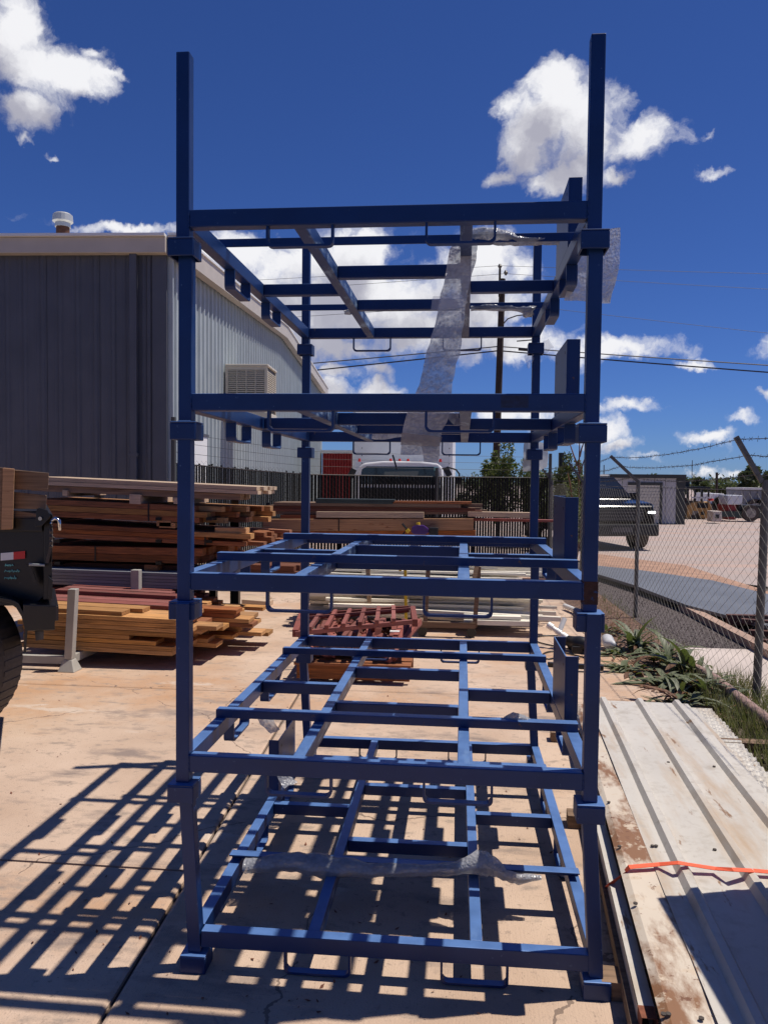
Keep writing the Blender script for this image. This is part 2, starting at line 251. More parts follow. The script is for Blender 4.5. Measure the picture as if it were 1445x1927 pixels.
# ------------------------------------------------------------------ mesh helpers
def wloc(o):
    v = Vector((0,0,0))
    while o is not None: v = v + o.location; o = o.parent
    return v
class MB:
    def __init__(s): s.v = []; s.f = []; s.sm = False
    def add(s, vs, fs):
        n = len(s.v); s.v += [tuple(v) for v in vs]; s.f += [tuple(i+n for i in f) for f in fs]; return s
    def box(s, a, b):
        x0,y0,z0 = a; x1,y1,z1 = b
        return s.add([(x0,y0,z0),(x1,y0,z0),(x1,y1,z0),(x0,y1,z0),(x0,y0,z1),(x1,y0,z1),(x1,y1,z1),(x0,y1,z1)],
                     [(0,3,2,1),(4,5,6,7),(0,1,5,4),(1,2,6,5),(2,3,7,6),(3,0,4,7)])
    def hexa(s, p):          # 8 corners: bottom 4 ccw, top 4 ccw
        return s.add(p, [(0,3,2,1),(4,5,6,7),(0,1,5,4),(1,2,6,5),(2,3,7,6),(3,0,4,7)])
    def bar(s, a, b, w, h, up=(0,0,1)):   # rectangular bar from a to b
        a = Vector(a); b = Vector(b); d = (b-a).normalized(); upv = Vector(up)
        if abs(d.dot(upv)) > .98: upv = Vector((0,1,0))
        r = d.cross(upv).normalized(); u = r.cross(d)
        q = [a - r*w/2 - u*h/2, a + r*w/2 - u*h/2, a + r*w/2 + u*h/2, a - r*w/2 + u*h/2]
        q2 = [v + (b-a) for v in q]
        return s.add(q+q2, [(0,1,2,3),(7,6,5,4),(0,4,5,1),(1,5,6,2),(2,6,7,3),(3,7,4,0)])
    def tube(s, pts, r, n=8, cap=True):
        pts = [Vector(p) for p in pts]; rings = []
        for i, p in enumerate(pts):
            d = (pts[min(i+1,len(pts)-1)] - pts[max(i-1,0)]).normalized()
            u = Vector((0,0,1)) if abs(d.z) < .9 else Vector((1,0,0))
            a = d.cross(u).normalized(); b = a.cross(d)
            ri = r[i] if isinstance(r, (list, tuple)) else r
            rings.append([p + (a*math.cos(2*math.pi*k/n) + b*math.sin(2*math.pi*k/n))*ri for k in range(n)])
        vs = [v for rg in rings for v in rg]; fs = []
        for i in range(len(pts)-1):
            for k in range(n): fs.append((i*n+k, i*n+(k+1)%n, (i+1)*n+(k+1)%n, (i+1)*n+k))
        if cap: fs.append(tuple(range(n-1,-1,-1))); fs.append(tuple((len(pts)-1)*n+k for k in range(n)))
        return s.add(vs, fs)
    def prism(s, poly, vec):  # polygon (3d points) extruded by vec
        n = len(poly); vec = Vector(vec); a = [Vector(p) for p in poly]; b = [p+vec for p in a]
        return s.add(a+b, [tuple(range(n-1,-1,-1)), tuple(range(n,2*n))] + [(i,(i+1)%n,n+(i+1)%n,n+i) for i in range(n)])
    def disc(s, c, r, ax, th, n=24, r0=0):     # disc/ring with thickness th along ax (0,1,2)
        c = Vector(c); o = [0,1,2]; o.remove(ax); vs = []
        for t in (0, th):
            for R_ in ((r, r0) if r0 else (r,)):
                for k in range(n):
                    p = Vector(c); p[ax] += t; p[o[0]] += R_*math.cos(2*math.pi*k/n); p[o[1]] += R_*math.sin(2*math.pi*k/n); vs.append(p)
        fs = []
        if r0:
            A,B,C,D_ = 0,n,2*n,3*n
            for k in range(n):
                j = (k+1)%n
                fs += [(A+k,A+j,B+j,B+k),(C+k,D_+k,D_+j,C+j),(A+k,C+k,C+j,A+j),(B+k,B+j,D_+j,D_+k)]
        else:
            fs = [tuple(range(n)), tuple(range(2*n-1,n-1,-1))] + [(k,n+k,n+(k+1)%n,(k+1)%n) for k in range(n)]
        return s.add(vs, fs)
    def build(s, name, m, parent=None, local=False, bevel=0, smooth=False, solid=0):
        off = Vector((0,0,0)) if (local or parent is None) else wloc(parent)
        me = bpy.data.meshes.new(name); me.from_pydata([(v[0]-off.x, v[1]-off.y, v[2]-off.z) for v in s.v], [], s.f)
        bm = bmesh.new(); bm.from_mesh(me); bmesh.ops.recalc_face_normals(bm, faces=bm.faces); bm.to_mesh(me); bm.free()
        me.materials.append(m)
        if smooth: me.polygons.foreach_set('use_smooth', [True]*len(me.polygons))
        o = bpy.data.objects.new(name, me); COL.objects.link(o)
        if parent is not None: o.parent = parent
        if bevel:
            b = o.modifiers.new('bevel', 'BEVEL'); b.width = bevel; b.segments = 2; b.limit_method = 'ANGLE'
        if solid:
            b = o.modifiers.new('thick', 'SOLIDIFY'); b.thickness = solid
        return o
def tag(o, label=None, cat=None, group=None, kind=None):
    if label: o['label'] = label
    if cat: o['category'] = cat
    if group: o['group'] = group
    if kind: o['kind'] = kind
    return o
def thing(name, label, cat, loc=(0,0,0), group=None):
    o = bpy.data.objects.new(name, None); COL.objects.link(o); o.location = loc; o.empty_display_size = .1
    return tag(o, label, cat, group)
def struct(name, loc=(0,0,0)):
    o = bpy.data.objects.new(name, None); COL.objects.link(o); o.location = loc; o['kind'] = 'structure'; return o
def copy_tree(o, parent=None):
    c = o.copy(); COL.objects.link(c); c.parent = parent
    for ch in list(o.children): copy_tree(ch, c)
    return c

# ------------------------------------------------------------------ ground
def sheet_poly(name, pts, z, m, th=.0):
    mb = MB(); mb.add([(p[0],p[1],z) for p in pts], [tuple(range(len(pts)))]); o = mb.build(name, m); o['kind'] = 'structure'; return o
sheet_poly('ground', [(-900,-300),(900,-300),(900,2500),(-900,2500)], -.06, mat('ground_dirt', (.17,.13,.105), .95, 0, .35, 3, .6, 60))
yard = struct('concrete_yard')
def slab(x0,x1,y0,y1):
    gp = .008; k = -.045
    f = lambda x, y: (x + (k*(y-.9) if abs(x) < 3.0 else 0), y)
    p = [f(x0+gp,y0+gp), f(x1-gp,y0+gp), f(x1-gp,y1-gp), f(x0+gp,y1-gp)]
    mb = MB(); e = .012
    c = [(sum(q[0] for q in p)/4, sum(q[1] for q in p)/4)]
    ins = []
    for (x,y) in p:
        ins.append((x + (e if x < c[0][0] else -e), y + (e if y < c[0][1] else -e)))
    mb.add([(x,y,-.10) for x,y in p]+[(x,y,-.006) for x,y in p]+[(x,y,0) for x,y in ins], [(0,1,5,4),(1,2,6,5),(2,3,7,6),(3,0,4,7),(4,5,9,8),(5,6,10,9),(6,7,11,10),(7,4,8,11),(8,9,10,11)])
    mb.build('slab', CONC, yard)
XJ = -.24
for (a,b) in ((-3.2,.63),(.63,3.38),(3.38,6.4),(6.4,9.4),(9.4,12.4),(12.4,15.2)):
    slab(-4.3, XJ, a, b); slab(-8.6,-4.3,a,b)
for (a,b) in ((-3.2,-.9),(-.9,3.52),(3.52,6.4),(6.4,9.4),(9.4,12.4),(12.4,15.2)): slab(XJ, 2.62, a, b)
sheet_poly('joint_filler', [(-8.5,-3.2),(2.6,-3.2),(2.6,15.2),(-8.5,15.2)], -.02, mat('joint_dirt', (.07,.05,.04), .95))
FX = lambda y: 3.03 - .024*(y-3.6)          # chain-link fence line
sheet_poly('planting_strip', [(2.2,3.4),(3.9,2.6),(3.2,5.9),(3.1,15.2),(2.35,15.2),(2.2,6)], -.015, SOIL)
sheet_poly('pavement', [(FX(2)+.06,-4),(12,-4),(12,5.6),(FX(5.6)+.02,5.6)], -.010, CONC2)
sheet_poly('gravel_bed', [(FX(5.6),5.6),(4.25,5.6),G(1300,1150),(3.7,10.5),(3.35,13),(2.9,15.3),(2.75,15.3)], -.012, GRAV)
# loose stones of the gravel bed
def poly_in(x, y): return y > 5.62 and y < 13.5 and x > FX(y) + .02 and x < 4.25 - (y-5.6)*.115
mb = MB()
for i in range(9000):
    y = 5.6 + 7.5*random.random()**1.6; x = 2.8 + 1.6*random.random()
    if not poly_in(x, y): continue
    r = random.uniform(.004,.011); a = random.random()*6
    vs = [(x+r*math.cos(a+k*2.1)*random.uniform(.7,1.2), y+r*math.sin(a+k*2.1)*random.uniform(.7,1.2), -.012) for k in range(3)] + [(x+r*.2,y,-.012+r*random.uniform(.7,1.2))]
    mb.add(vs, [(0,1,3),(1,2,3),(2,0,3)])
o = mb.build('gravel', GRAV); tag(o, 'dark grey crushed gravel lying behind the chain-link fence', 'gravel', kind='stuff')
sheet_poly('road', [(2.9,15.3),(5.2,11.5),(9,7),(60,7),(140,200),(-60,200),(-40,15.4)], -.03, ROAD)
sheet_poly('dirt_verge', [G(1120,1075), G(1120,1040), G(1290,1062), G(1445,1110), G(1600,1150), G(1600,1190), G(1445,1130), G(1290,1095)], -.022, DIRT)

# ------------------------------------------------------------------ stacking rack tiers
PW = .044
def build_tier(root, lean=0.0, foot=False, topz=.552, worn=(0,0)):
    ct = -.0187 if foot else -.036; cbm = -.0787 if foot else -.096
    for ix, (px_, py_) in enumerate(((-PW,0),(1.26,0),(-PW,1.99),(1.26,1.99))):
        zb = ct; L_ = lean
        p = [(px_,py_),(px_+PW,py_),(px_+PW,py_+PW),(px_,py_+PW)]
        mb = MB(); mb.hexa([(x,y,zb) for x,y in p] + [(x+L_,y,topz) for x,y in p])
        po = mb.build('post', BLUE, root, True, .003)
        # sleeve: four walls and a top plate, open below
        s_ = .021; w = .006; x0,x1,y0,y1 = px_-s_, px_+PW+s_, py_-s_, py_+PW+s_
        mb = MB(); mb.box((x0,y0,ct-.006),(x1,y1,ct)); mb.box((x0,y0,cbm),(x1,y0+w,ct-.006)); mb.box((x0,y1-w,cbm),(x1,y1,ct-.006))
        mb.box((x0,y0+w,cbm),(x0+w,y1-w,ct-.006)); mb.box((x1-w,y0+w,cbm),(x1,y1-w,ct-.006))
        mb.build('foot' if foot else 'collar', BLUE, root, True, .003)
    H = .056
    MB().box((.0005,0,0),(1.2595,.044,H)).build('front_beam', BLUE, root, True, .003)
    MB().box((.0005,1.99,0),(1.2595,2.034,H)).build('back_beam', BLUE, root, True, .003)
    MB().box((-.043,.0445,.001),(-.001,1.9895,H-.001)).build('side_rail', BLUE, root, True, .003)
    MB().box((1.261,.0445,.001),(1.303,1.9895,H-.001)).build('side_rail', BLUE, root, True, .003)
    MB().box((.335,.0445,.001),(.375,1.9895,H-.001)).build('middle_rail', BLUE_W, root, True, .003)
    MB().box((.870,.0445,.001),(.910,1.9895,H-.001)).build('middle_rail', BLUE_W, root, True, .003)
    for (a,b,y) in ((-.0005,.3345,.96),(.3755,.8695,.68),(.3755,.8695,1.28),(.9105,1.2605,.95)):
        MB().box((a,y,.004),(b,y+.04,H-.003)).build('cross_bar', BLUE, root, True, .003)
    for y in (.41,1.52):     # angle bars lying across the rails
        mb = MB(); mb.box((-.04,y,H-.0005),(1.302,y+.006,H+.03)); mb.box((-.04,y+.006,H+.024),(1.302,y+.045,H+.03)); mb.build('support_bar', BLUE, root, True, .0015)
    for (x_, y_) in ((.0,-.0005),(1.26,-.0005),(.0,1.9895),(1.26,1.9895)):
        wb = [(x_+.0012*math.sin(k*2.3), y_, .001+k*.006) for k in range(10)]
        MB().tube(wb, [.0028+.0008*math.sin(k*1.9) for k in range(10)], 5).build('weld_bead', BLUE, root, True)
    def uloop(a, b, drop, w, axis, c, r=.018, t=.007, n=4):   # flat strap bent to a U below a beam
        pts = [(a,0)]
        for k in range(n+1): pts.append((a + r - r*math.cos(k/n*math.pi/2), -drop + r - r*math.sin(k/n*math.pi/2)))
        for k in range(n+1): pts.append((b - r + r*math.sin(k/n*math.pi/2), -drop + r - r*math.cos(k/n*math.pi/2)))
        pts.append((b,0)); inner = []
        cx_ = (a+b)/2
        for (u,z) in pts: 
            inner.append((u + t*(1 if u < cx_ else -1) * (1 if z > -drop+.001 or True else 0), z + (t if z < -drop+r*.9 else 0)))
        mb = MB(); n_ = len(pts)
        P = lambda u, z, s: (u, s, z) if axis == 'x' else (s, u, z)
        vs = [P(u,z,c) for u,z in pts] + [P(u,z,c+w) for u,z in pts] + [P(u,z,c) for u,z in inner] + [P(u,z,c+w) for u,z in inner]
        fs = []
        for i in range(n_-1): fs += [(i,i+1,n_+i+1,n_+i),(2*n_+i,3*n_+i,3*n_+i+1,2*n_+i+1),(i,2*n_+i,2*n_+i+1,i+1),(n_+i,n_+i+1,3*n_+i+1,3*n_+i)]
        mb.add(vs, fs); return mb
    dr = .074
    for (a,b) in ((.252,.47),(.762,.983)):
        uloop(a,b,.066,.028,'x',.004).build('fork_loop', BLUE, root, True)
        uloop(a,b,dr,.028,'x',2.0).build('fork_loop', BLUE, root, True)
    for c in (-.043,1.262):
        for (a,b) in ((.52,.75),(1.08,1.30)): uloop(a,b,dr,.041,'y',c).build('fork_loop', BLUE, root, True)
    # C-shaped upright plate standing on the right rail
    mb = MB(); x0,x1,y0,y1,z0,z1 = 1.262,1.311,.497,.878,H-.0005,.312
    mb.box((x0,y0,z0),(x0+.005,y1,z1)); mb.box((x0+.005,y0,z0),(x1,y0+.005,z1)); mb.box((x0+.005,y1-.005,z0),(x1,y1,z1))
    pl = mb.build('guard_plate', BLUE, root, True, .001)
    for (hy,hz) in ((.55,.27),(.82,.27)): 
        MB().disc((x0-.0006,hy,hz),.006,0,.001,10).build('bolt_hole', DKWIRE, pl, True)
tiers = []
TZ = [.0787,.6715,1.2625,1.8496,2.4391]; TDX = [.0331,-.0009,-.0084,-.0094,-.0144]; TDY = [-.0194,-.0429,-.0098,.0066,.0009]; TI = [.0042,-.0074,-.0037,-.0026,-.0025]; TY = [.0073,.0006,0,.0004,-.001]
LAB = ['bottom blue steel stacking rack standing on the concrete, guard plate at its left','second blue steel stacking rack from the ground, small plastic bag on its front bar','third blue steel stacking rack of the tower, rust patch on its right front post','fourth blue steel stacking rack from the ground, below the topmost one','topmost blue steel stacking rack with its posts pointing free into the sky']
for i in range(5):
    if i == 2: r = copy_tree(tiers[1])
    elif i == 3: r = copy_tree(tiers[1])
    else:
        r = thing('stacking_rack', LAB[i], 'rack'); build_tier(r, lean=(.0335 if i == 0 else 0), foot=(i == 0), topz=.5535 if i < 4 else .557)
    tag(r, LAB[i], 'rack', 'stacked blue steel racks'); tiers.append(r)
    # place: tilt about y by -ti keeps the x axis rising with ti
    cxl = .63; ti = -.0018 if i == 1 else TI[i]
    Mx = Matrix.Translation((cxl+TDX[i], TDY[i], TZ[i])) @ Matrix.Rotation(TY[i],4,'Z') @ Matrix.Rotation(-ti,4,'Y') @ Matrix.Translation((-cxl,0,0))
    if i == 0: Mx = Matrix.Translation((cxl+TDX[i], TDY[i]+.0, TZ[i])) @ Matrix.Rotation(TY[i],4,'Z') @ Matrix.Translation((0,1.017,0)) @ Matrix.Rotation(math.pi,4,'Z') @ Matrix.Translation((-cxl,-1.017,0))
    r.matrix_world = Mx
bpy.context.view_layer.update()
# rust patch round the right front post of the third tier
mb = MB(); mb.box((1.2585,-.0016,-.012),(1.3056,.0456,.060))
rp = mb.build('rust_patch', RUST, tiers[2], True)
# worn stamp on the fourth front beam
MB().box((1.0,-.0012,.012),(1.085,-.0004,.05)).build('paint_stamp', mat('dark_stamp', (.008,.022,.08), .6, 0, .6, 60), tiers[3], True)

# ------------------------------------------------------------------ bubble wrap
def ribbon(name, stations, m, label, nu=9, nv=8, amp=.008, seed=0, cat='bubble wrap', solid=0):
    # stations: list of (left point, right point); wrinkled surface through them
    st = [(Vector(a), Vector(b)) for a, b in stations]; rows = []
    for i in range(len(st)-1):
        for k in range(nv):
            t = k/nv; rows.append((st[i][0].lerp(st[i+1][0], t), st[i][1].lerp(st[i+1][1], t)))
    rows.append(st[-1]); vs = []; fs = []; uvs = []
    Ln = 0
    for j, (a, b) in enumerate(rows):
        if j: Ln += ((rows[j][0]+rows[j][1])/2 - (rows[j-1][0]+rows[j-1][1])/2).length
        for i in range(nu+1):
            t = i/nu; p = a.lerp(b, t)
            q = noise.noise_vector(p*9 + Vector((seed,0,0)))*amp*1.6 + noise.noise_vector(p*28 + Vector((seed,3,0)))*amp*.7
            vs.append(p+q); uvs.append((t*(b-a).length, Ln))
    n = nu+1
    for j in range(len(rows)-1):
        for i in range(nu): fs.append((j*n+i, j*n+i+1, (j+1)*n+i+1, (j+1)*n+i))
    me = bpy.data.meshes.new(name); me.from_pydata([tuple(v) for v in vs], [], fs); me.materials.append(m)
    uv = me.uv_layers.new(name='UVMap')
    for lp in me.loops: uv.data[lp.index].uv = uvs[lp.vertex_index]
    me.polygons.foreach_set('use_smooth', [True]*len(me.polygons))
    o = bpy.data.objects.new(name, me); COL.objects.link(o)
    if solid: b = o.modifiers.new('thick','SOLIDIFY'); b.thickness = solid
    tag(o, label, cat, None); return o
T4 = TZ[4]; T3 = TZ[3]
st = []
for (xl, xr, y, yy) in ((868,898,437,.44),(850,900,470,.40),(838,885,520,.37),(822,875,590,.35),(805,868,650,.34),(787,852,720,.33),(770,848,770,.33),(757,832,812,.34),(752,822,855,.33)):
    st.append((Y(xl,y,yy), Y(xr,y-2,yy)))
ribbon('bubble_wrap', st, WRAP, 'long bubble wrap strip hanging down from the topmost rack', 14, 9, .0065, 1)
ribbon('bubble_wrap', [(Y(790,800,.36),Y(835,800,.36)),(Y(795,835,.35),Y(828,835,.35)),(Y(798,870,.35),Y(822,868,.35))], WRAP, 'torn tail end at the bottom of the long hanging wrap strip', 6, 5, .006, 2)
MBt = ribbon('packing_tape', [(Y(815,556,.335),Y(872,556,.335)),(Y(811,582,.332),Y(871,580,.332))], FILM, 'band of clear tape round the upper half of the long hanging wrap strip', 6, 3, .002, 3, 'tape')
ribbon('packing_tape', [(Y(757,815,.315),Y(833,822,.315)),(Y(753,838,.315),Y(828,840,.315))], mat('brown_tape', (.36,.30,.25), .3, 0, .3, 30, alpha=.6), 'creased tan tape near the bottom of the long hanging wrap strip', 6, 3, .003, 4, 'tape')
def sleeve_wrap(name, pts, label, seed, m=WRAP):     # wrap rolled round a bar: tube with uneven radius
    vs = []; fs = []; n = 12; uvs = []
    P = [Vector(p[:3]) for p in pts]; rows = []
    for i in range(len(P)-1):
        for k in range(5):
            t = k/5; rows.append((P[i].lerp(P[i+1], t), pts[i][3]*(1-t)+pts[i+1][3]*t))
    rows.append((P[-1], pts[-1][3])); Ln = 0
    for j, (p, r) in enumerate(rows):
        d = (rows[min(j+1,len(rows)-1)][0] - rows[max(j-1,0)][0]).normalized(); a = d.cross(Vector((0,0,1))).normalized(); b = a.cross(d)
        for k in range(n):
            q = (a*math.cos(k/n*6.283) + b*math.sin(k/n*6.283))
            rr_ = r*(1 + .35*noise.noise(p*14 + q*1.3 + Vector((seed,0,0))) + .22*noise.noise(p*40+q*2.6) + .14*noise.noise(p*95+q*5))
            vs.append(p + Vector((q.x*rr_, q.y*rr_*1.1, q.z*rr_*(.75 if q.z > 0 else .9)))); uvs.append((k/n*r*6.28, j*.02))
    for j in range(len(rows)-1):
        for k in range(n): fs.append((j*n+k, j*n+(k+1)%n, (j+1)*n+(k+1)%n, (j+1)*n+k))
    me = bpy.data.meshes.new(name); me.from_pydata([tuple(v) for v in vs], [], fs); me.materials.append(m)
    uv = me.uv_layers.new(name='UVMap')
    for lp in me.loops: uv.data[lp.index].uv = uvs[lp.vertex_index]
    me.polygons.foreach_set('use_smooth', [True]*len(me.polygons))
    o = bpy.data.objects.new(name, me); COL.objects.link(o); return tag(o, label, 'bubble wrap')
def V4(p, r): return (p.x, p.y, p.z, r)
sleeve_wrap('bubble_wrap', [V4(Y(872,450,.43),.02),V4(Y(900,441,.43),.032),V4(Y(935,444,.43),.036),V4(Y(970,452,.43),.024),V4(Y(1010,453,.43),.018),V4(Y(1052,453,.43),.014)], 'bubble wrap bunched along the front bar of the topmost rack', 5)
sleeve_wrap('bubble_wrap', [V4(Y(886,577,1.54),.022),V4(Y(930,578,1.54),.020),V4(Y(970,580,1.54),.018),V4(Y(1003,583,1.54),.03),V4(Y(985,592,1.54),.02)], 'bubble wrap on the rear bar of the topmost rack, right of its middle', 6)
sleeve_wrap('bubble_wrap', [V4(Y(648,587,1.53),.014),V4(Y(660,585,1.53),.02),V4(Y(668,588,1.53),.012)], 'small scrap of wrap at the left of the topmost rear bar', 7)
sleeve_wrap('bubble_wrap', [V4(Y(462,1628,.43),.03),V4(Y(500,1625,.43),.032),V4(Y(560,1622,.43),.042),V4(Y(620,1630,.43),.048),V4(Y(690,1637,.43),.03),V4(Y(750,1636,.43),.026),V4(Y(800,1637,.43),.022),V4(Y(860,1632,.44),.026),V4(Y(900,1622,.44),.045),V4(Y(925,1628,.44),.036),V4(Y(950,1645,.43),.020),V4(Y(975,1652,.43),.022),V4(Y(1018,1650,.43),.010)], 'dusty bubble wrap wound along the front bar of the bottom rack', 8)
ribbon('bubble_wrap', [(Y(1098,430,.62),Y(1168,429,.75)),(Y(1085,470,.62),Y(1166,475,.75)),(Y(1072,520,.62),Y(1160,525,.75)),(Y(1060,566,.62),Y(1150,572,.75))], WRAP, 'flat sheet of bubble wrap hanging off the right side of the topmost rack', 9, 6, .007, 9)
ribbon('plastic_bag', [(Y(1005,668,2.06),Y(1020,645,2.1)),(Y(1018,660,2.1),Y(1035,640,2.1)),(Y(1028,664,2.1),Y(1046,654,2.1))], FILM, 'clear plastic film caught at the rear right collar under the topmost rack', 6, 5, .02, 10, 'plastic film')
ribbon('plastic_bag', [(Y(985,668,1.98),Y(1002,664,1.98)),(Y(988,680,1.97),Y(1006,678,1.98)),(Y(996,692,1.97),Y(1000,690,1.98))], FILM, 'crumpled clear film hanging below the rear right collar under the topmost rack', 6, 5, .02, 11, 'plastic film')
ribbon('foam_sheet', [(Y(986,832,2.12),Y(1010,830,2.15)),(Y(985,858,2.12),Y(1010,860,2.15)),(Y(984,886,2.12),Y(1012,884,2.15)),], mat('foam_sheet', (.55,.55,.55), .7, 0, .2, 20, alpha=.9), 'pale packing foam sheet behind the rear right collar of the fourth rack', 5, 5, .006, 12, 'foam sheet')
ribbon('foam_sheet', [(Y(1012,832,2.14),Y(1030,835,2.18)),(Y(1012,858,2.14),Y(1031,858,2.18)),(Y(1012,884,2.14),Y(1028,880,2.18))], MATS['foam_sheet'], 'narrow pale foam sheet at the right of the rear right collar of the fourth rack', 4, 5, .006, 13, 'foam sheet')
sleeve_wrap('plastic_bag', [V4(Y(948,1352,.41),.006),V4(Y(965,1349,.41),.022),V4(Y(985,1354,.41),.018),V4(Y(1004,1358,.41),.005)], 'small silvery plastic bag on the front bar of the second rack', 14)
sleeve_wrap('plastic_bag', [V4(Y(962,1362,.40),.012),V4(Y(972,1366,.395),.014),V4(Y(974,1373,.395),.004)], 'dry plastic knot hanging from the front bar of the second rack', 15)
ribbon('bubble_wrap', [(Y(484,1352,1.33),Y(500,1346,1.36)),(Y(500,1368,1.33),Y(520,1352,1.36)),(Y(512,1379,1.32),Y(530,1370,1.34))], WRAP, 'greyish wrap flap at the upper end of the bottom rack guard plate', 7, 6, .012, 16)
ribbon('bubble_wrap', [(Y(510,1447,1.05),Y(536,1449,1.1)),(Y(518,1468,1.05),Y(552,1464,1.1)),(Y(532,1485,1.05),Y(560,1468,1.1))], WRAP, 'bubble wrap flap beside the guard plate of the bottom rack', 7, 6, .012, 17)
ribbon('bubble_wrap', [(Y(700,816,1.7),Y(700,826,1.7)),(Y(728,818,1.7),Y(726,828,1.7)),(Y(762,816,1.7),Y(762,822,1.7))], WRAP, 'wrap sagging under the rear of the fourth rack, left of the long strip', 4, 6, .006, 18)
ribbon('plastic_bag', [(Y(845,770,.5),Y(866,768,.5)),(Y(850,790,.5),Y(868,792,.5)),(Y(860,803,.5),Y(880,802,.5))], FILM, 'shiny film scrap right of the hanging strip, under the fourth rack', 6, 5, .015, 19, 'plastic film')
ribbon('paper_scrap', [(Y(1072,432,.6),Y(1082,425,.62)),(Y(1078,442,.6),Y(1088,436,.62))], MATS['foam_sheet'], 'small torn paper scrap near the topmost guard plate', 3, 3, .008, 20, 'paper')

# ------------------------------------------------------------------ building on the left
BC = Vector((CAM.x-5.0, CAM.y+13.0, 0)); u_side = Vector((-.0574,.9984,0)).normalized(); u_rear = Vector((-.9984,-.0574,0)).normalized()
n_side = Vector((u_side.y,-u_side.x,0)); n_rear = -u_side
EAVE = 5.38; RIDGE = 6.0; LEN = 21.8
bld = thing('metal_building', 'large metal clad building with charcoal rear wall and light grey corrugated gable wall', 'building', BC)
def rib_panel(o0, u, n, w, ztop, m, z0=0.0, ribs=3, rh=.035, name='wall_panel'):
    # corrugated sheet: ribs standing proud, with minor flutes between
    prof = []; pitch = w/ribs
    for i in range(ribs):
        b = i*pitch
        prof += [(b+.02,0),(b+.045,rh),(b+.095,rh),(b+.12,0),(b+pitch*.5,0),(b+pitch*.5+.012,.007),(b+pitch*.5+.04,.007),(b+pitch*.5+.052,0)]
    prof = [(0.004,0)] + prof + [(w-.004,0)]
    vs = []; fs = []
    for (s_, h) in prof:
        p = o0 + u*s_ + n*h; vs.append((p.x,p.y,z0)); vs.append((p.x,p.y,ztop(s_)))
    for i in range(len(prof)-1): fs.append((2*i,2*i+2,2*i+3,2*i+1))
    return MB().add(vs, fs).build(name, m, bld)
for k in range(12):
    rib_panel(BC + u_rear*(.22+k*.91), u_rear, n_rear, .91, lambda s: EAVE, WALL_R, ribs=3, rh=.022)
def gz(s): return EAVE + (RIDGE-EAVE)*(1-abs(s-LEN/2)/(LEN/2))
for k in range(24):
    s0 = .10 + k*.9; rib_panel(BC + u_side*s0, u_side, n_side, .9, (lambda s, s0=s0: gz(min(s0+s,LEN))), WALL_S, ribs=3, rh=.04)
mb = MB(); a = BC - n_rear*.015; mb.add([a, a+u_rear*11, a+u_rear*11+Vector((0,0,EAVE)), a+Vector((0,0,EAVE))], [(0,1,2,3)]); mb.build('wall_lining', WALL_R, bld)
mb = MB(); a = BC - n_side*.015; mb.add([a, a+u_side*LEN, a+u_side*LEN+Vector((0,0,EAVE)), a+u_side*LEN/2+Vector((0,0,RIDGE)), a+Vector((0,0,EAVE))], [(0,1,2,3,4)]); mb.build('wall_lining', WALL_S, bld)
# corner trims, downspout, eave fascia, rake trim, roof
p = BC
mb = MB(); mb.bar(BC+u_rear*.10+n_rear*.02+Vector((0,0,0)), BC+u_rear*.10+n_rear*.02+Vector((0,0,EAVE)), .24, .05, up=n_rear); mb.build('corner_trim', WALL_R, bld)
mb = MB(); mb.bar(BC+n_side*.03+u_side*.04, BC+n_side*.03+u_side*.04+Vector((0,0,EAVE)), .05, .16, up=n_side); mb.build('corner_trim', WALL_S, bld)
q = BC + u_rear*.52 + n_rear*.10
mb = MB(); mb.bar(q+Vector((0,0,.2)), q+Vector((0,0,EAVE)), .12, .09, up=n_rear); ds = mb.build('downspout', WALL_R, bld, bevel=.01)
mb = MB(); mb.bar(q+Vector((0,0,2.0)), q+Vector((0,0,2.05)), .15, .11, up=n_rear); mb.build('bracket', WALL_R, ds)
mb = MB(); a = BC + n_rear*.12 - u_rear*.05; b = a + u_rear*12
mb.bar(a+Vector((0,0,EAVE+.11)), b+Vector((0,0,EAVE+.11)), .16, .26); mb.build('gutter', TRIM, bld, bevel=.01)
mb = MB(); mb.bar(a+n_rear*.03+Vector((0,0,EAVE+.265)), b+n_rear*.03+Vector((0,0,EAVE+.265)), .22, .045); mb.build('gutter_lip', TRIMW, bld)
for (sa, sb) in ((0, LEN/2), (LEN/2, LEN)):
    a = BC + u_side*(sa-(.12 if sa == 0 else 0)) + n_side*.16 + Vector((0,0,gz(sa)+.12)); b = BC + u_side*sb + n_side*.16 + Vector((0,0,gz(sb)+.12))
    mb = MB(); mb.bar(a, b, .18, .34); mb.build('rake_trim', TRIM, bld)
    mb = MB(); mb.bar(a+Vector((0,0,.19))+n_side*.01, b+Vector((0,0,.19))+n_side*.01, .22, .04); mb.build('rake_cap', TRIMW, bld)
mb = MB()
A = BC; 
roof = [A+Vector((0,0,EAVE+.25)), A+u_side*LEN/2+Vector((0,0,RIDGE+.25)), A+u_side*LEN+Vector((0,0,EAVE+.25))]
rf = [v - n_side*12 for v in roof]
mb.add(roof+rf, [(0,1,4,3),(1,2,5,4)]); roofo = mb.build('roof', TRIMW, bld)
a = BC+u_side*LEN; mb = MB(); mb.add([a, a-n_side*12, a-n_side*12+Vector((0,0,EAVE+.25)), a+Vector((0,0,EAVE+.25))], [(0,1,2,3)]); mb.build('back_wall', WALL_R, bld)
